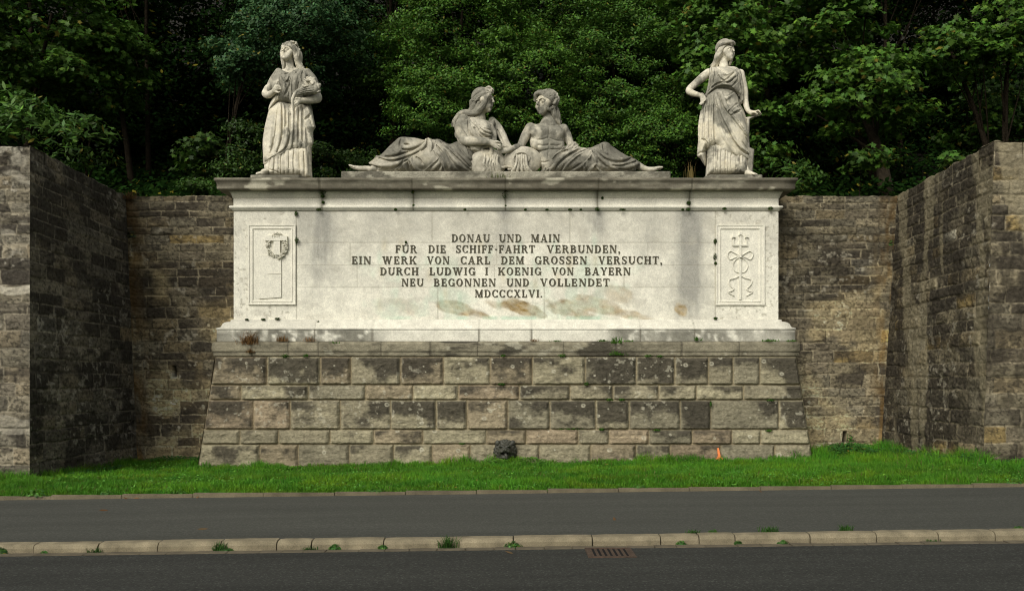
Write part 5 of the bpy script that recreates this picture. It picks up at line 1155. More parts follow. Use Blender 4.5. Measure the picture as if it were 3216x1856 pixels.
for p in ([(1230, 975), (1070, 1050), (940, 1160), (850, 1285)], [(1170, 965), (1000, 1040), (860, 1150), (760, 1290)], [(1060, 965), (900, 1030), (770, 1130), (680, 1285)], [(960, 990), (840, 1040), (740, 1140), (650, 1270)], [(1270, 1020), (1190, 1130), (1080, 1210), (930, 1280)], [(1290, 1010), (1370, 1130), (1500, 1220), (1640, 1275)], [(1320, 990), (1440, 1100), (1560, 1150), (1700, 1150), (1800, 1105)],
          [(1560, 1200), (1680, 1205), (1800, 1170), (1880, 1140)], [(1650, 1250), (1770, 1250), (1880, 1210)], [(1330, 1200), (1300, 1285)], [(1345, 1200), (1440, 1285)], [(1000, 1000), (1050, 930), (1090, 920)], [(960, 960), (1020, 905)], [(1430, 900), (1440, 980), (1470, 1020)], [(1250, 1110), (1200, 1180), (1210, 1270)]):
    f.groove(p, .023)
statue_part(f, 'drapery', stD, 810, .88, tone=.66)
f = Field(MEp, (1860, 1100, 2260, 1310), YC, (-.45, .35), .012)
f.strand([(1900, 1200, -.06), (1960, 1230, -.10), (2030, 1252, -.12), (2110, 1250, -.13), (2170, 1235, -.13), (2225, 1225, -.12)], [.085, .07, .056, .05, .042, .024], .03)
for i in range(4): f.strand([(2160-i*4, 1232+i*6, -.17+.02*i), (2225-i*8, 1224+i*9, -.17+.02*i)], [.02, .014], .006)
statue_part(f, 'foot', stD, 812, .7, tone=.82)
jar('jar', stD, jarB, 785)
# ------------------------------------------------------------------ trees and plants
MAPLE = np.array([(.0, -.30), (.10, -.28), (.30, -.42), (.30, -.22), (.20, -.10), (.50, -.02), (.42, .10), (.54, .22), (.30, .18), (.20, .12), (.24, .34), (.12, .32), (.0, .56), (-.12, .32), (-.24, .34), (-.20, .12), (-.30, .18), (-.54, .22), (-.42, .10), (-.50, -.02), (-.20, -.10), (-.30, -.22), (-.30, -.42), (-.10, -.28)])
OVAL = np.array([(0, -.5), (.22, -.2), (.24, .1), (0, .5), (-.24, .1), (-.22, -.2)])
OAK = np.array([(0, -.5), (.14, -.25), (.26, -.05), (.2, .08), (.3, .25), (0, .5), (-.3, .25), (-.2, .08), (-.26, -.05), (-.14, -.25)])
LONG = np.array([(0, -.5), (.13, -.2), (.15, .1), (0, .5), (-.15, .1), (-.13, -.2)])
def leaves(name, cen, nrm, size, shape, base, rs, parent=None, var=.35, fold=.18, yellow=.02, m='leaf', mesh_only=False):
    n = len(cen); k = len(shape)
    a = rs.normal(size=(n, 3)); nrm = nrm/(np.linalg.norm(nrm, axis=1)[:, None]+1e-9)
    t1 = np.cross(nrm, a); t1 /= np.linalg.norm(t1, axis=1)[:, None]+1e-9; t2 = np.cross(nrm, t1)
    sz = size*rs.uniform(.65, 1.25, n)
    sx = shape[:, 0][None, :, None]; sy = shape[:, 1][None, :, None]
    V = cen[:, None]+sz[:, None, None]*(sx*t1[:, None]+sy*t2[:, None]-fold*(np.abs(sx)+.6*sy*sy)*nrm[:, None])
    f = np.arange(n*k).reshape(n, k)
    c = np.asarray(base)*np.exp(rs.normal(0, var, n))[:, None]*np.array([1, 1, 1])
    hue = rs.uniform(-1, 1, n)[:, None]; c = c*(1+hue*np.array([.22, .04, -.1]))
    y = rs.rand(n) < yellow; c[y] = np.array([.16, .14, .02])
    col = np.repeat(c, k, 0)
    return mesh_np(name, V.reshape(-1, 3), [f], col, M[m], parent, mesh_only=mesh_only)
def spray_points(c, rx, rz, n, rs, out):
    """a drooping, layered spray of leaves around c; out: direction it reaches towards"""
    q = rs.normal(size=(n, 3)); q /= np.linalg.norm(q, axis=1)[:, None]; q *= (rs.rand(n)**.45)[:, None]
    p = q*np.array([rx, rx, rz]); r = np.linalg.norm(p[:, :2], axis=1); p[:, 2] -= .35*rz*(r/rx)**2*1.5
    nr = np.stack([.5*q[:, 0]+.25*out[0], .5*q[:, 1]+.45*out[1], .75+.0*q[:, 2]], 1)+rs.normal(0, .42, (n, 3))
    return c+p, nr
def crown_leaves(name, c, r, nspray, per, spr, size, shape, base, seed, parent, front=.75, flat=.38, **kw):
    """crown of sprays set through an ellipsoid (centre c, radii r), most of them near its surface"""
    rs = np.random.RandomState(seed); c = np.array(c); r = np.array(r); P_, N_, limbs = [], [], []
    for i in range(nspray):
        d = rs.normal(size=3); d /= np.linalg.norm(d)
        if rs.rand() < front and d[1] > .1: d[1] = -d[1]
        rad = rs.uniform(.55, 1.02)*(1+.28*(fbm(d[0]*1.7+5, d[2]*1.7+d[1], seed, 2)-.5)*2)
        s = c+d*r*rad; k = rs.uniform(.65, 1.35)
        p, q = spray_points(s, spr*k, spr*flat*k, int(per*k*k), rs, d); P_.append(p); N_.append(q); limbs.append(s)
    P_ = np.vstack(P_); N_ = np.vstack(N_)
    return leaves(name, P_, N_, size, shape, base, rs, parent, **kw), limbs
def trunk_mesh(name, base, top, r0, limbs, rs, parent, mat_='bark', nl=7):
    mb = MB(); base = np.array(base, float); top = np.array(top, float)
    mid = (base+top)/2+rs.uniform(-.25, .25, 3)*np.array([1, 1, 0]); pts = spline([base, mid, top], 10); mb.tube(pts, np.linspace(r0, r0*.3, 10), 8)
    for i in rs.permutation(len(limbs))[:nl]:
        e = limbs[i]; k = rs.randint(3, 9); s = pts[k]; m = (s+e)/2+np.array([0, 0, .25*rs.rand()]); mb.tube(spline([s, m, e], 7), np.linspace(r0*.22, r0*.04, 7), 5)
    o = mb.build(name, M[mat_], None, smooth=True); return o
def tree(label, px, py, Y, rx, rz, kind, seed, dens=1.0, base=None, ry=None, root_px=None, r0=.11, group='trees on the slope behind the monument', cat='tree', name=None, front=.75, tone=1.0):
    K = dict(maple=('maple_tree', MAPLE, .155, (.056, .125, .014), .50, 70), oak=('oak_tree', OAK, .10, (.036, .088, .028), .40, 105), beech=('beech_tree', OVAL, .080, (.056, .130, .014), .36, 110),
             elder=('elder_bush', LONG, .17, (.050, .115, .014), .40, 55), dim=('woodland_tree', OVAL, .17, (.013, .032, .007), .8, 120))[kind]  # dim: leaf colour darkened to paint in the wood's shade
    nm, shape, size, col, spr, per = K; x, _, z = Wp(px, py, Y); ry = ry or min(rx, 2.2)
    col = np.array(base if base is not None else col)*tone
    g = float(hill_z(np.array(x), np.array(max(Y, 20.3)))); rx_ = xpx(root_px, Y+.4) if root_px else x
    t = thing(name or nm, label, cat, (rx_, Y+.4, g), group); rs = np.random.RandomState(seed+1)
    area = rx*rz*1.0+ry*(rx+rz)*.5; ns = int(dens*area*5.0/(spr*spr)*(.62 if kind != 'dim' else .95))
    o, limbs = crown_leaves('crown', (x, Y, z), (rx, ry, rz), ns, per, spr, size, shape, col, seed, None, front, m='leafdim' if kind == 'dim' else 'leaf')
    put(o, t)
    put(trunk_mesh('trunk', (rx_, Y+.4, g-.2), (x, Y+.2, z+rz*.4), r0, limbs, rs, t, 'bark' if r0 > .2 else 'darkbark'), t); return t
T_ = tree
T_('broad maple with yellow-green leaves in the upper left corner of the slope', 150, 120, 23.0, 2.6, 1.9, 'maple', 11, root_px=60, tone=.9)
T_('maple with two drooping boughs, left of the dark hollow', 330, 215, 24.0, 1.5, 1.5, 'maple', 12, .9, root_px=420, tone=.85)
T_('low dim maple above the left wall end, under the drooping boughs', 60, 250, 24.5, 1.6, 1.0, 'maple', 13, .8, tone=.8)
T_('blue-green oak reaching over the head of the statue with the horn', 960, 120, 23.5, 2.3, 1.6, 'oak', 14, 1.1, root_px=905)
T_('small oak bough hanging just left of the wreathed statue', 770, 215, 23.0, 1.0, .75, 'oak', 15, 1.0, root_px=700)
T_('dense bushy beech behind the reclining woman, topmost leaves out of frame', 1450, 130, 23.6, 2.2, 2.4, 'beech', 16, 1.15)
T_('rounded beech directly behind the two facing heads', 1640, 290, 23.2, 1.9, 2.2, 'beech', 17, 1.1, base=(.062, .140, .015))
T_('low spreading beech with boughs left of the reclining woman', 1360, 340, 22.6, 1.35, 1.0, 'beech', 18, 1.1)
T_('tall beech between the bare-chested man and the capped statue', 1930, 250, 23.8, 1.9, 2.9, 'beech', 19, 1.1, base=(.052, .120, .014))
T_('bushy beech at the feet of the reclining man', 2060, 430, 22.6, 1.2, 1.2, 'beech', 20, 1.0)
T_('beech rising over the heads of both reclining figures, top centre', 1780, 60, 24.6, 2.4, 1.8, 'beech', 41, 1.0, tone=.9)
T_('beech with dark green leaves between the oak and the reclining woman', 1250, 210, 24.4, 1.3, 1.9, 'beech', 42, .8, tone=.7)
T_('beech behind the seam between the two central beeches', 1540, 430, 24.6, 2.0, 1.3, 'beech', 43, .9, tone=.8)
T_('beech above the knees of the reclining man', 1800, 460, 23.6, 1.5, 1.0, 'beech', 44, 1.0)
T_('beech top reaching out of frame beside the capped statue', 2120, 60, 24.2, 1.5, 1.6, 'beech', 45, 1.0, tone=.85)
T_('big-leaved maple right behind the capped statue', 2260, 170, 22.8, 1.5, 2.1, 'maple', 21, 1.05, root_px=2330)
T_('tall maple with bright leaf tips, top centre of the right slope', 2580, 90, 23.4, 1.9, 1.4, 'maple', 22, 1.0, root_px=2795, r0=.19)
T_('maple with layered boughs and a bare visible trunk, right of the capped statue', 2680, 300, 22.6, 1.75, 1.15, 'maple', 23, 1.0, root_px=2797, r0=.24)
T_('maple bough reaching right in a long drooping layer', 2990, 160, 22.2, 1.6, .7, 'maple', 24, 1.0, root_px=3150)
T_('maple in the upper right corner, above the right wall end', 3190, 70, 22.0, 1.1, 1.0, 'maple', 25, .9)
T_('dim maple hanging low above the right wall end', 3080, 370, 24.0, 1.1, 1.1, 'maple', 26, .7, tone=.75)
T_('low maple seedling crown between the slab-holding hand and the dark hollow', 2400, 420, 22.8, .6, 1.0, 'maple', 27, .9)
# leafy bushes on top of the walls
T_('elder bush with long bright leaves on top of the left wall', 70, 420, 17.6, 1.3, .75, 'elder', 31, 1.1, group='bushes along the wall tops', cat='bush', r0=.05)
T_('second elder bush spilling over the sloping left wall', 270, 455, 19.0, .9, .7, 'elder', 32, .8, group='bushes along the wall tops', cat='bush', r0=.05, tone=.75)
T_('broad-leaved shrub beside the right end of the cornice', 2470, 570, 20.6, .75, .42, 'elder', 33, 1.2, group='bushes along the wall tops', cat='bush', name='hazel_shrub', r0=.04, tone=.75)
# the wood behind, its deep shade put into the leaf colour
dimx = [(-60, 330), (250, 60), (480, 330), (640, 120), (760, 400), (1130, 340), (1280, 60), (1760, 40), (2140, 60), (2330, 330), (2520, 430), (2850, 60), (2960, 420), (3260, 300), (1500, 420), (1950, 500), (560, 470), (2700, 480), (180, 480), (3140, 470)]
wh = ['at the far left edge', 'above the upper left maple', 'in the dark hollow left of the oak', 'left of the oak top', 'below the oak bough', 'between the oak and the central beech', 'above the central beech', 'above the facing heads', 'above the capped statue', 'behind the capped statue', 'in the dark hollow right of the capped statue', 'above the layered maple', 'behind the bare trunk', 'at the far right edge', 'low behind the reclining woman', 'low behind the reclining man', 'low left above the rear wall', 'low right above the rear wall', 'behind the left wall bushes', 'behind the right wall end']
for i, ((px, py), w_) in enumerate(zip(dimx, wh)):
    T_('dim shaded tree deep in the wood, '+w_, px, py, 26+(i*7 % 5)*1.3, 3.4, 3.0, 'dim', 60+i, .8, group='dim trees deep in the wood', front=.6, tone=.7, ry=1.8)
for i in range(16):                                   # upper storey that closes the canopy overhead and behind
    px = -250+i*245; Y = 31+(i*5 % 4)*2.0
    T_('tall dim tree at the back of the wood, crown number %d from the left along the top' % (i+1) if False else 'tall back-row woodland tree in deep shade, its crown above the picture', px, -150+(i*3 % 4)*70, Y, 4.4, 4.0, 'dim', 120+i, .5, group='tall trees closing the back of the wood', front=.5, tone=.7, ry=2.6)

for i in range(9):                                    # unseen crowns added to block the sky and shade the slope
    px = 60+i*390; Y = 24.5+(i % 3)*.7
    T_('leafy crown added out of view to shade the slope', px, -330+(i % 2)*60, Y, 3.0, 1.6, 'dim', 160+i, .8, group='crowns overhanging above the picture', front=.5, ry=2.6, tone=1.3, r0=.09)
rs = np.random.RandomState(5); n = 110000
ux = rs.uniform(-19, 19, n); uy = 20.3+15*rs.rand(n)**1.2; pat = fbm(ux*.5, uy*.5, 7, 4)
uz = hill_z(ux, uy)+.05+(.75*sm(.35, .75, pat)+.12)*rs.rand(n)
tag(leaves('undergrowth', np.stack([ux, uy, uz], 1), np.stack([rs.normal(0, .4, n), rs.normal(-.5, .4, n), np.ones(n)*.7], 1), .17, OVAL, (.010, .026, .005), rs, None, var=.4, m='leafdim'), 'dark undergrowth covering the shaded slope behind the walls', 'undergrowth', kind='stuff')  # leaves coloured near-black to put the slope's shade into them
sp_ = 'saplings on the slope beside the monument'
for i, (px, py, Y, rx, rz, kd, tn, l) in enumerate(((645, 490, 20.9, .34, .62, 'maple', .5, 'slender young maple sapling left of the cornice, with a reddish stem'), (790, 470, 21.0, .55, .85, 'beech', .4, 'upright sapling just left of the statue with the horn'), (740, 545, 20.7, .5, .38, 'beech', .5, 'low leafy sapling behind the left end of the cornice'), (625, 585, 20.4, .45, .18, 'beech', .55, 'flat leafy growth on the wall beside the left cornice end'), (1020, 500, 20.9, .5, .6, 'beech', .4, 'sapling between the statue with the horn and the stone foot'), (2720, 480, 21.0, .26, .5, 'maple', .7, 'young maple shoot above the sloping right wall, left part'), (2990, 505, 17.8, .22, .28, 'maple', .75, 'small maple shoot on top of the sloping right wall'), (1140, 520, 21.0, .5, .35, 'beech', .45, 'low sapling behind the stone feet of the reclining woman'))):
    T_(l, px, py, Y, rx, rz, kd, 200+i, 1.3, group=sp_, cat='sapling', name='sapling', r0=.02, tone=tn)
# ------------------------------------------------------------------ grass
def blades(name, X, Y, Z, L, W_, rs, col, mesh_only=False, lean=.45, parent=None):
    n = len(X); a = rs.uniform(0, 2*PI, n); b = rs.uniform(0, 2*PI, n); le = L*rs.uniform(.1, 1, n)*lean*2
    wx, wy = np.cos(a)*W_/2, np.sin(a)*W_/2; lx, ly = np.cos(b)*le, np.sin(b)*le; h = np.sqrt(np.maximum(L*L-(le*.8)**2, .1*L*L))
    p = np.stack([X, Y, Z], 1); w3 = np.stack([wx, wy, 0*wx], 1)
    m = p+np.stack([lx*.3, ly*.3, h*.6], 1); t = p+np.stack([lx, ly, h], 1)
    V = np.stack([p-w3, p+w3, m+w3*.8, m-w3*.8, t], 1).reshape(-1, 3); i = np.arange(n)[:, None]*5
    return mesh_np(name, V, [i+np.array([[0, 1, 2, 3]]), i+np.array([[3, 2, 4]])], np.repeat(col, 5, 0), M['grass'], parent, mesh_only=mesh_only)
rs = np.random.RandomState(77)
def inlawn(x, y):
    inner = (x > -8.75+.02*(y-15)) & (x < 8.45+.02*(y-15)); front = np.abs(x) > 8.3
    okb = (y < 17.98) | (x < -6.72) | (x > 6.45)
    okw = np.where(inner, y < 19.25, y < np.where(x < 0, 15.2, 14.88)); return okb & okw
n = 330000
x = rs.uniform(-13, 13, n); y = 11.95+(rs.rand(n)**1.25)*7.3; k = inlawn(x, y); x, y = x[k], y[k]
edge = np.maximum(sm(17.3, 17.9, y)*(np.abs(x) < 7), sm(14.2, 15.0, y)*(np.abs(x) > 7.5)); patch = fbm(x*.8, y*.8, 91, 4); p2 = fbm(x*3, y*3, 93, 3)
L_ = (.035+.065*patch+.045*p2)*(1+.9*edge*sm(.3, .7, fbm(x*1.7, y*0+2, 95, 3)))*(1+.35*sm(2, 8, x)*sm(13, 15, y))
p3 = fbm(x*4.5, y*4.5, 97, 3); L_ *= (.55+.95*sm(.3, .75, p3))*(sm(11.9, 12.1, y)*.5+.5)
c = np.array([.066, .205, .013])*(.5+.9*patch+.35*(p3-.4))[:, None]*rs.uniform(.65, 1.35, len(x))[:, None]; c = c*(1+np.array([.45, .08, -.2])*(p2-.45)[:, None]*1.6)
yel = sm(.5, .68, fbm(x*1.1, y*2.2, 99, 4)); c = c*(1+yel[:, None]*np.array([.55, .12, 0])); dry = rs.rand(len(x)) < .02; c[dry] = [.16, .13, .05]
tag(blades('grass', x, y, lawn_z(x, y)-.01, L_, .011, rs, c), 'green grass strip of uneven blades between the pavement edging and the wall', 'grass', kind='stuff')
# broad-leaved ground cover at the wall foot
def weeds_mass(name, label, spots, seed, size=.06, shape=OVAL, colr=(.030, .10, .014)):
    rs = np.random.RandomState(seed); Pn, Nn = [], []
    for x0, y0, rx, ry, h, n in spots:
        px_ = x0+rx*rs.normal(0, .5, n).clip(-1, 1); py_ = y0+ry*rs.normal(0, .5, n).clip(-1, 1)
        d = np.clip(1-((px_-x0)/rx)**2*.8-((py_-y0)/ry)**2*.5, .15, 1); pz_ = lawn_z(px_, py_)+h*d*rs.uniform(.4, 1, n)
        Pn.append(np.stack([px_, py_, pz_], 1)); Nn.append(np.stack([rs.normal(0, .4, n), rs.normal(-.35, .4, n), np.ones(n)*.8], 1))
    return tag(leaves(name, np.vstack(Pn), np.vstack(Nn), size, shape, colr, rs, None, var=.25), label, 'ground cover', kind='stuff')
weeds_mass('ground_cover', 'low leafy nettles growing along the foot of the right wall', [(7.2, 18.3, .75, .6, .30, 1500), (7.6, 18.9, .8, .3, .22, 700), (8.05, 17.0, .3, 1.8, .20, 1000), (8.2, 15.2, .3, .6, .22, 500), (9.5, 14.6, 1.5, .25, .16, 500)], 5)
weeds_mass('ground_cover', 'small leafy weeds along the foot of the left wall', [(-7.6, 18.9, .9, .3, .16, 600), (-8.3, 16.5, .25, 1.8, .12, 600), (-6.9, 18.7, .4, .4, .2, 300)], 6, .05)
weeds_mass('ground_cover', 'yellow-green clover around the bronze spout', [(-.35, 17.55, .5, .18, .16, 500), (.35, 17.6, .5, .18, .18, 500), (.05, 17.45, .3, .2, .06, 200), (-.8, 17.2, .5, .3, .06, 200)], 7, .045, colr=(.07, .17, .018))
nq = 9000; qx = rs.uniform(-12, 12, nq); qy = 12.0+rs.rand(nq)**1.3*6.5; kq = inlawn(qx, qy) & (fbm(qx*1.3, qy*1.3, 55, 3) > .5); qx, qy = qx[kq], qy[kq]; nq = len(qx)
tag(leaves('clover', np.stack([qx, qy, lawn_z(qx, qy)+rs.uniform(.03, .09, nq)], 1), np.stack([rs.normal(0, .3, nq), rs.normal(-.5, .3, nq), np.ones(nq)], 1), .045, OVAL, (.07, .19, .022), rs, None, var=.3), 'small clover and herb leaves scattered through the grass strip', 'clover', kind='stuff')
# ------------------------------------------------------------------ moss cushions in the joints
def moss(label, px, py, Y, w_, h_, seed, grp='moss cushions in the joints of the white stone', n=170, name='moss_clump', colr=(.026, .052, .010), size=.022):
    c = np.array(Wp(px, py, Y)); rs = np.random.RandomState(seed); s = Y/F
    q = rs.normal(size=(n, 3)); q /= np.linalg.norm(q, axis=1)[:, None]; q[:, 1] = -np.abs(q[:, 1]); P_ = q*np.array([w_*s, .045, h_*s])*(rs.rand(n)**.3)[:, None]
    o = leaves(name, P_, q+rs.normal(0, .3, (n, 3)), size, OVAL, colr, rs, None, var=.35, m='moss'); o.location = c
    return tag(o, label, 'moss', grp)
ml = [(1012, 604, 18.38, 14, 9, 'dark moss under the cornice, left of centre on the first frieze joint'), (1014, 617, 18.44, 8, 6, 'moss ball just below the cornice moss on the first frieze joint'), (1015, 636, 18.48, 5, 5, 'small moss dot mid-frieze on the first joint from the left'), (1001, 659, 18.41, 9, 6, 'moss cushion on the thin moulding at the first frieze joint'),
      (930, 671, 18.47, 6, 9, 'moss tuft at the top right corner above the wreath panel'), (932, 755, 18.45, 8, 11, 'round green moss cushion on the right edge of the wreath panel'), (1297, 604, 18.38, 6, 6, 'moss under the cornice on the second frieze joint'), (1299, 646, 18.46, 4, 4, 'moss speck low on the second frieze joint'), (1242, 659, 18.41, 6, 5, 'moss on the moulding left of the second frieze joint'),
      (1587, 612, 18.42, 11, 17, 'biggest dark moss clump, under the cornice above the inscription centre'), (1588, 647, 18.46, 4, 3, 'moss speck on the moulding under the central clump'), (1460, 659, 18.41, 5, 4, 'moss dot on the moulding above the word DONAU'), (1650, 659, 18.41, 5, 4, 'moss dot on the moulding above the word UND'), (1718, 659, 18.41, 6, 3, 'flat moss strip on the moulding above the word MAIN'),
      (1790, 659, 18.41, 7, 4, 'moss tuft on the moulding right of the word MAIN'), (1824, 659, 18.41, 4, 3, 'tiny moss speck beside the fourth frieze joint'), (1876, 658, 18.41, 9, 7, 'round moss cushion on the moulding at the fourth frieze joint'), (1955, 659, 18.41, 12, 4, 'long moss strip on the moulding right of the fourth joint'), (1892, 622, 18.48, 4, 4, 'moss speck high on the frieze at the fourth joint'),
      (2163, 638, 18.48, 8, 8, 'round moss ball mid-frieze on the last joint from the right'), (2161, 658, 18.41, 8, 6, 'moss cushion on the moulding at the last frieze joint'), (2144, 659, 18.41, 5, 4, 'small moss dot left of the last frieze joint'), (2275, 656, 18.41, 8, 4, 'moss on the moulding above the trident panel'), (2420, 655, 18.41, 10, 6, 'moss cushion near the right end of the moulding'),
      (2246, 758, 18.47, 6, 10, 'upper moss tuft on the left edge of the trident panel'), (2245, 806, 18.47, 7, 13, 'larger moss tuft on the left edge of the trident panel'), (2247, 827, 18.47, 5, 5, 'small moss ball below the tufts beside the trident panel'), (872, 1001, 18.44, 10, 5, 'moss cushion on the foot moulding under the wreath panel'), (775, 1003, 18.44, 7, 3, 'flat moss at the foot of the left pilaster'),
      (827, 1003, 18.44, 8, 3, 'flat moss between the pilaster edge and the wreath panel foot'), (1000, 1013, 18.40, 4, 6, 'moss ball on the foot moulding right of the wreath panel'), (2247, 1000, 18.45, 7, 5, 'moss cushion on the foot moulding left of the trident panel'), (2175, 1018, 18.36, 4, 4, 'moss dot low on the foot moulding near the right drip stain'), (1275, 761, 18.475, 4, 4, 'moss dot right above the letter U of the second line')]
for i, (px, py, Y, w_, h_, l) in enumerate(ml): moss(l, px, py, Y, w_, h_, 900+i)
bl = [(895, 1118, 18.12, 14, 7, 'green moss tuft under the ledge above the second base block'), (960, 1117, 18.12, 10, 6, 'green moss tuft under the ledge above the third base block'), (1580, 1117, 18.12, 8, 5, 'green moss under the ledge right of the base centre'), (1767, 1117, 18.12, 15, 7, 'broad moss tuft under the ledge above the ringed lichen block'), (1575, 1207, 18.05, 13, 5, 'flat moss in the first wide joint, centre'), (1842, 1206, 18.05, 8, 7, 'moss tuft in the first wide joint, right of the ringed lichen block'),
      (2037, 1118, 18.12, 14, 6, 'moss tuft under the ledge, second from the right'), (2073, 1119, 18.12, 13, 4, 'flat moss under the ledge, right of its twin tuft'), (1915, 1255, 18.0, 13, 5, 'moss in the joint over a pinkish square block'), (1953, 1255, 18.0, 12, 5, 'moss in the joint beside the pinkish square block'), (1790, 1347, 17.93, 45, 4, 'long moss line in the joint above the fourth course'), (1890, 1348, 17.93, 10, 5, 'moss in the joint right of the long moss line'),
      (2232, 1270, 17.98, 4, 14, 'moss strip running down an upright joint near the longest block'), (2420, 1257, 18.0, 14, 4, 'moss over the right end of the longest block'), (2062, 1350, 17.93, 15, 4, 'moss in the joint left of the longest block foot'), (2415, 1352, 17.93, 14, 4, 'moss in the joint below the right end of the longest block'), (1452, 1393, 17.9, 12, 3, 'flat moss low in the base, left of the bronze spout')]
for i, (px, py, Y, w_, h_, l) in enumerate(bl): moss(l, px, py, Y, w_, h_, 950+i, 'moss tufts in the joints of the rusticated base', 110, colr=(.034, .085, .012), size=.03)
# ------------------------------------------------------------------ weeds and dry tufts
def tuft(name, label, cat, px, py, Y, n, L0, colr, seed, grp, spread=.07, lean=.5, z=None, wd=.011, leaf=None):
    rs = np.random.RandomState(seed); c = np.array(Wp(px, py, Y)); 
    if z is not None: c[2] = z
    X = rs.normal(0, spread, n); Yy = rs.normal(0, spread*.35, n); L = L0*rs.uniform(.4, 1.1, n)
    col = np.array(colr)*rs.uniform(.6, 1.4, n)[:, None]
    if leaf is None: o = blades(name, X, Yy, 0*X, L, wd, rs, col, lean=lean)
    else:
        q = rs.normal(size=(n, 3)); q[:, 2] = np.abs(q[:, 2])*.8; q /= np.linalg.norm(q, axis=1)[:, None]
        o = leaves(name, q*np.array([spread*1.6, spread*.6, L0])*(rs.rand(n)**.5)[:, None], q+np.array([0, -.3, .5]), leaf, OVAL, colr, rs, None, var=.3)
    o.location = c; return tag(o, label, cat, grp)
dg = 'dry grass tufts on the ledges'
tuft('dry_grass', 'large rust-brown dry grass tuft hanging over the ledge at the left end', 'dry grass', 780, 1082, 18.16, 170, .34, (.17, .095, .035), 1, dg, .10, .5)
tuft('dry_grass', 'hanging lower half of the rust-brown tuft, drooping over the ledge face', 'dry grass', 785, 1108, 18.12, 60, .12, (.15, .085, .03), 2, dg, .04, .6)
tuft('dry_grass', 'smaller brown dry tuft in front of the second foot block', 'dry grass', 888, 1072, 18.18, 70, .16, (.20, .12, .05), 3, dg, .06)
tuft('dry_grass', 'faint brown dry tuft in front of the third foot block', 'dry grass', 972, 1072, 18.18, 50, .13, (.22, .14, .07), 4, dg, .05)
tuft('dry_grass', 'tiny dry tuft on the ledge right of the centre', 'dry grass', 1677, 1072, 18.18, 30, .08, (.20, .12, .05), 5, dg, .04)
tuft('dry_grass', 'tall dry stalks on the cornice left of the capped statue', 'dry grass', 2166, 560, 18.5, 22, .42, (.22, .17, .06), 6, dg, .05, .12)
tuft('dry_grass', 'rusty dry growth in the top corner of the left wall', 'dry grass', 405, 625, 19.5, 90, .22, (.10, .055, .018), 7, dg, .08, .5)
lg = 'green weeds on the ledges'
for i, (px, py, n, L0, sp, l) in enumerate(((1937, 1078, 40, .17, .06, 'bright spiky green weed on the ledge right of the centre'), (2190, 1070, 26, .12, .05, 'small spiky weed on the ledge below the trident side'), (2420, 1072, 60, .07, .10, 'low green weed near the right end of the ledge'), (2490, 1072, 30, .05, .06, 'lowest green weed at the very right end of the ledge'), (1895, 1072, 30, .06, .06, 'low weed left of the spiky one on the ledge'), (1977, 1073, 30, .06, .06, 'low weed right of the spiky one on the ledge'), (1940, 1115, 70, .11, .10, 'broad yellow-green weed under the ledge below the spiky one'), (1745, 1072, 24, .04, .06, 'flat weed on the ledge right of the tiny dry tuft'), (1048, 1078, 22, .05, .05, 'tiny weed on the left part of the ledge'))):
    tuft('weed', l, 'weed', px, py, 18.15, n, L0, (.06, .14, .018), 30+i, lg, sp, .55, wd=.02)
tuft('weed', 'wispy plant rooted in the slab in front of the two stone jars', 'weed', 1572, 561, 18.33, 40, .17, (.10, .12, .04), 45, lg, .12, .2)
tuft('weed', 'leafy plant growing from the drain hole low in the right wall', 'weed', 2672, 1385, 19.05, 40, .22, (.04, .11, .015), 46, 'leafy weeds in the wall corners', .07, leaf=.07)
tuft('weed', 'dark fern in the inner corner of the left wall', 'weed', 412, 745, 19.35, 70, .2, (.018, .03, .010), 47, 'leafy weeds in the wall corners', .08, leaf=.07)
tuft('weed', 'small green leaves high in the inner corner of the right wall', 'weed', 2800, 770, 19.3, 30, .15, (.035, .09, .012), 48, 'leafy weeds in the wall corners', .05, leaf=.06)
kg = 'weeds growing along the kerb'
kw = [(5, 1728, 60, .10, .06, 'weed at the far left end of the kerb'), (140, 1731, 24, .05, .05, 'small weed under the second kerb stone'), (300, 1730, 46, .09, .07, 'leafy weed at the third kerb joint'), (690, 1725, 60, .16, .05, 'tall dark weed leaning across the kerb, left of the middle'), (710, 1697, 30, .05, .07, 'flat weed on top of the kerb above the leaning one'), (975, 1727, 36, .07, .07, 'spreading weed at the kerb joint, a metre left of the grass tuft'), (1053, 1722, 40, .09, .06, 'upright weed on a kerb joint beside the spreading weed'), (1203, 1722, 36, .07, .05, 'weed at the kerb joint left of the big grass tuft'),
      (1405, 1724, 90, .20, .06, 'biggest grass tuft at the kerb, with long seed stalks'), (1612, 1720, 60, .09, .09, 'broad rosette weed at the kerb left of the drain grate'), (2140, 1716, 34, .07, .06, 'weed at the kerb right of the drain grate'), (2178, 1683, 30, .07, .06, 'weed on the pavement side of the kerb right of the grate'), (2240, 1681, 22, .06, .05, 'smaller weed on the pavement side of the kerb'), (2320, 1712, 24, .06, .04, 'weed at the joint of the short kerb stone'), (2415, 1675, 60, .11, .08, 'grassy tuft behind the kerb, right part'), (2460, 1708, 28, .06, .06, 'low weed in the gutter, right part'), (2655, 1672, 50, .12, .06, 'upright grassy tuft behind the kerb near the right end'), (2930, 1699, 30, .06, .06, 'small weed in the gutter near the right end'), (3200, 1690, 24, .05, .05, 'weed at the far right end of the kerb')]
for i, (px, py, n, L0, sp, l) in enumerate(kw):
    Y = 8.60 if py > 1690 else 8.76; X = xpx(px, Y)
    tuft('weed', l, 'weed', px, py, Y, n*2, L0*.7, (.040, .105, .018), 60+i, kg, sp*.7, .6, z=float(slope(X))+(.0 if Y < 8.7 else .09), leaf=None if L0 > .11 or i % 3 == 2 else .045, wd=.009)
eg = 'weeds on the lawn edging'
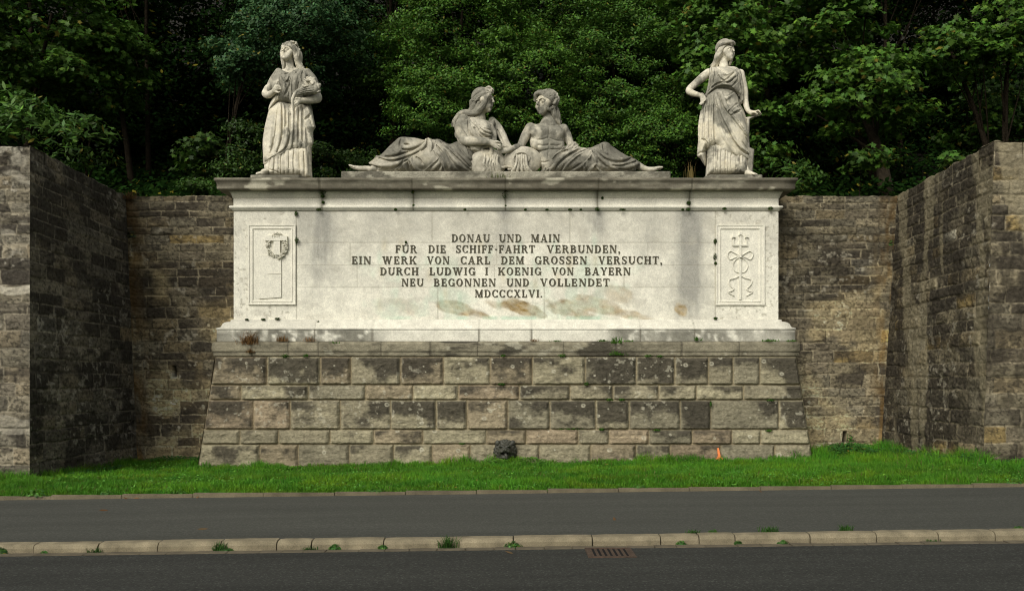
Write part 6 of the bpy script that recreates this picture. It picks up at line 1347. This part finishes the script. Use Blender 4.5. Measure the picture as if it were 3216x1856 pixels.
for i, (px, L0, sp, l) in enumerate(((110, .12, .14, 'leafy weed spilling over the edging at the left'), (330, .07, .08, 'small weed on the edging, second from the left'), (560, .06, .08, 'small weed on the edging left of the monument base'), (1180, .05, .1, 'yellowish weed on the edging near the base corner'), (2010, .06, .08, 'small weed on the edging right of the middle'), (3190, .10, .1, 'weed on the edging at the far right'))):
    X = xpx(px, 11.9); tuft('weed', l, 'weed', px, 1540, 11.92, 60, L0, (.05, .13, .02), 90+i, eg, sp, .6, z=float(slope(X))+.15, leaf=.05)
# fallen leaves on the pavement
lv = [(430, 1565, 'brown fallen leaf against the edging at the left'), (395, 1566, 'second brown leaf beside it against the edging'), (620, 1563, 'dry leaf against the edging left of the base'), (325, 1603, 'dark twig-like leaf lying on the left pavement'), (637, 1662, 'small pale leaf in the middle of the left pavement'), (1930, 1632, 'orange-brown leaf on the pavement right of the middle'), (2390, 1545, 'reddish leaf by the edging under the right wall'), (1600, 1755, 'pale leaf on the road left of the drain grate')]
for i, (px, py, l) in enumerate(lv):
    Y = 8.3 if py > 1700 else None
    if Y is None:
        Y = 11.0
        for _ in range(9): Y = (EYE-(.088+.007*(Y-8.74)+float(slope(xpx(px, Y)))))*F/(py-HY)
    X = xpx(px, Y); z = float(slope(X))+(.088+.007*(Y-8.74) if Y > 8.6 else .002)+.012
    o = leaves('fallen_leaf', np.zeros((1, 3)), np.array([[.2, -.4, 1.]]), .10, LONG, (.14, .075, .03), np.random.RandomState(i), None, var=.2, fold=.3); o.location = (X, Y, z); tag(o, l, 'leaf', 'fallen leaves')
# ------------------------------------------------------------------ storm drain
zd = float(slope(.95)); dr = thing('storm_drain', 'rusty iron drain grate with slanted slots in the gutter', 'drain', (.95, 8.3, zd))
x0, x1, y0, y1 = .73, 1.19, 8.03, 8.47; zt = zd+.012
mb = MB(); mb.box(x0, y0, zt-.06, x1, y0+.035, zt); mb.box(x0, y1-.035, zt-.06, x1, y1, zt); mb.box(x0, y0+.035, zt-.06, x0+.035, y1-.035, zt-.001); mb.box(x1-.035, y0+.035, zt-.06, x1, y1-.035, zt-.001); put(mb.build('frame', M['iron'], None), dr)
for i in range(8):
    xa = x0+.035+i*(x1-x0-.07-.026)/7; mb = MB(); mb.box(xa, y0+.036, zt-.05, xa+.026, y1-.036, zt-.003); put(mb.build('bar', M['iron'], None), dr)
mb = MB(); mb.box(x0+.02, y0+.02, zt-.0105, x1-.02, y1-.02, zt-.008); put(mb.build('pit', M['pitshade'], None), dr)  # thin black sheet between the bars, painting in the dark below the grate
mb = MB(); mb.box(x1+.003, y0-.01, zd-.05, x1+.07, y1, zd+.007); put(mb.build('patch', M['asphalt'], None), dr)
# ------------------------------------------------------------------ bronze lion-head spout
ML_ = (1500, 1340, 10.4); sp = thing('lion_head_spout', 'dark bronze lion head spout with open mouth at the foot of the base', 'fountain spout', (-.16, 17.9, .2))
f = Field(ML_, (480, 360, 1320, 1260), 17.8, (-.32, .25), .009)
f.ell((900, 830, .05), (.215, .20, .235), .02); f.ell((900, 780, -.10), (.14, .16, .13), .05); f.ell((895, 760, -.20), (.075, .11, .06), .03); f.ell((890, 730, -.28), (.05, .035, .028), .015)
for e in (-1, 1):
    f.ell((890+e*110, 680, -.165), (.035, .04, .024), .02, True); f.ell((890+e*110, 685, -.14), (.022, .022, .018), .004); f.strand([(890+e*50, 645, -.22), (890+e*120, 630, -.20), (890+e*180, 660, -.15)], [.02, .026, .016], .015)
    f.ell((890+e*85, 800, -.21), (.06, .07, .05), .03); f.ell((900+e*250, 520, -.02), (.05, .04, .06), .015)
f.ell((890, 880, -.22), (.085, .12, .042), .015, True); f.ell((890, 990, -.17), (.085, .09, .05), .03)
f.strand([(900, 895, -.16), (925, 920, -.26), (950, 1010, -.27), (945, 1060, -.25)], [.03, .034, .028, .012], .008)
rr = random.Random(2)
for ring, (n, rx, ry, d, r) in enumerate(((22, 330, 365, .06, .042), (18, 290, 310, -.02, .038), (14, 235, 260, -.08, .03))):
    for i in range(n):
        a = i/n*2*PI+ring*.2; x, y = 900+rx*math.cos(a), 825-ry*math.sin(a)
        f.strand([(900+(x-900)*.72, 825+(y-825)*.72, d-.03), (x, y, d+rr.uniform(-.02, .02)), (900+(x-900)*1.08+rr.uniform(-20, 20), 825+(y-825)*1.06+25, d+.05)], [r*.8, r, r*.4], .006)
f.freeze()
for e in (-1, 1): f.groove([(890+e*20, 800), (890+e*60, 850), (890+e*110, 860)], .010, .006)
f.groove([(890, 735), (890, 800)], .008, .006)
V, Q = f.mesh(); put(mesh_np('head', V, [Q], None, M['lionbronze'], None, smooth=True), sp)
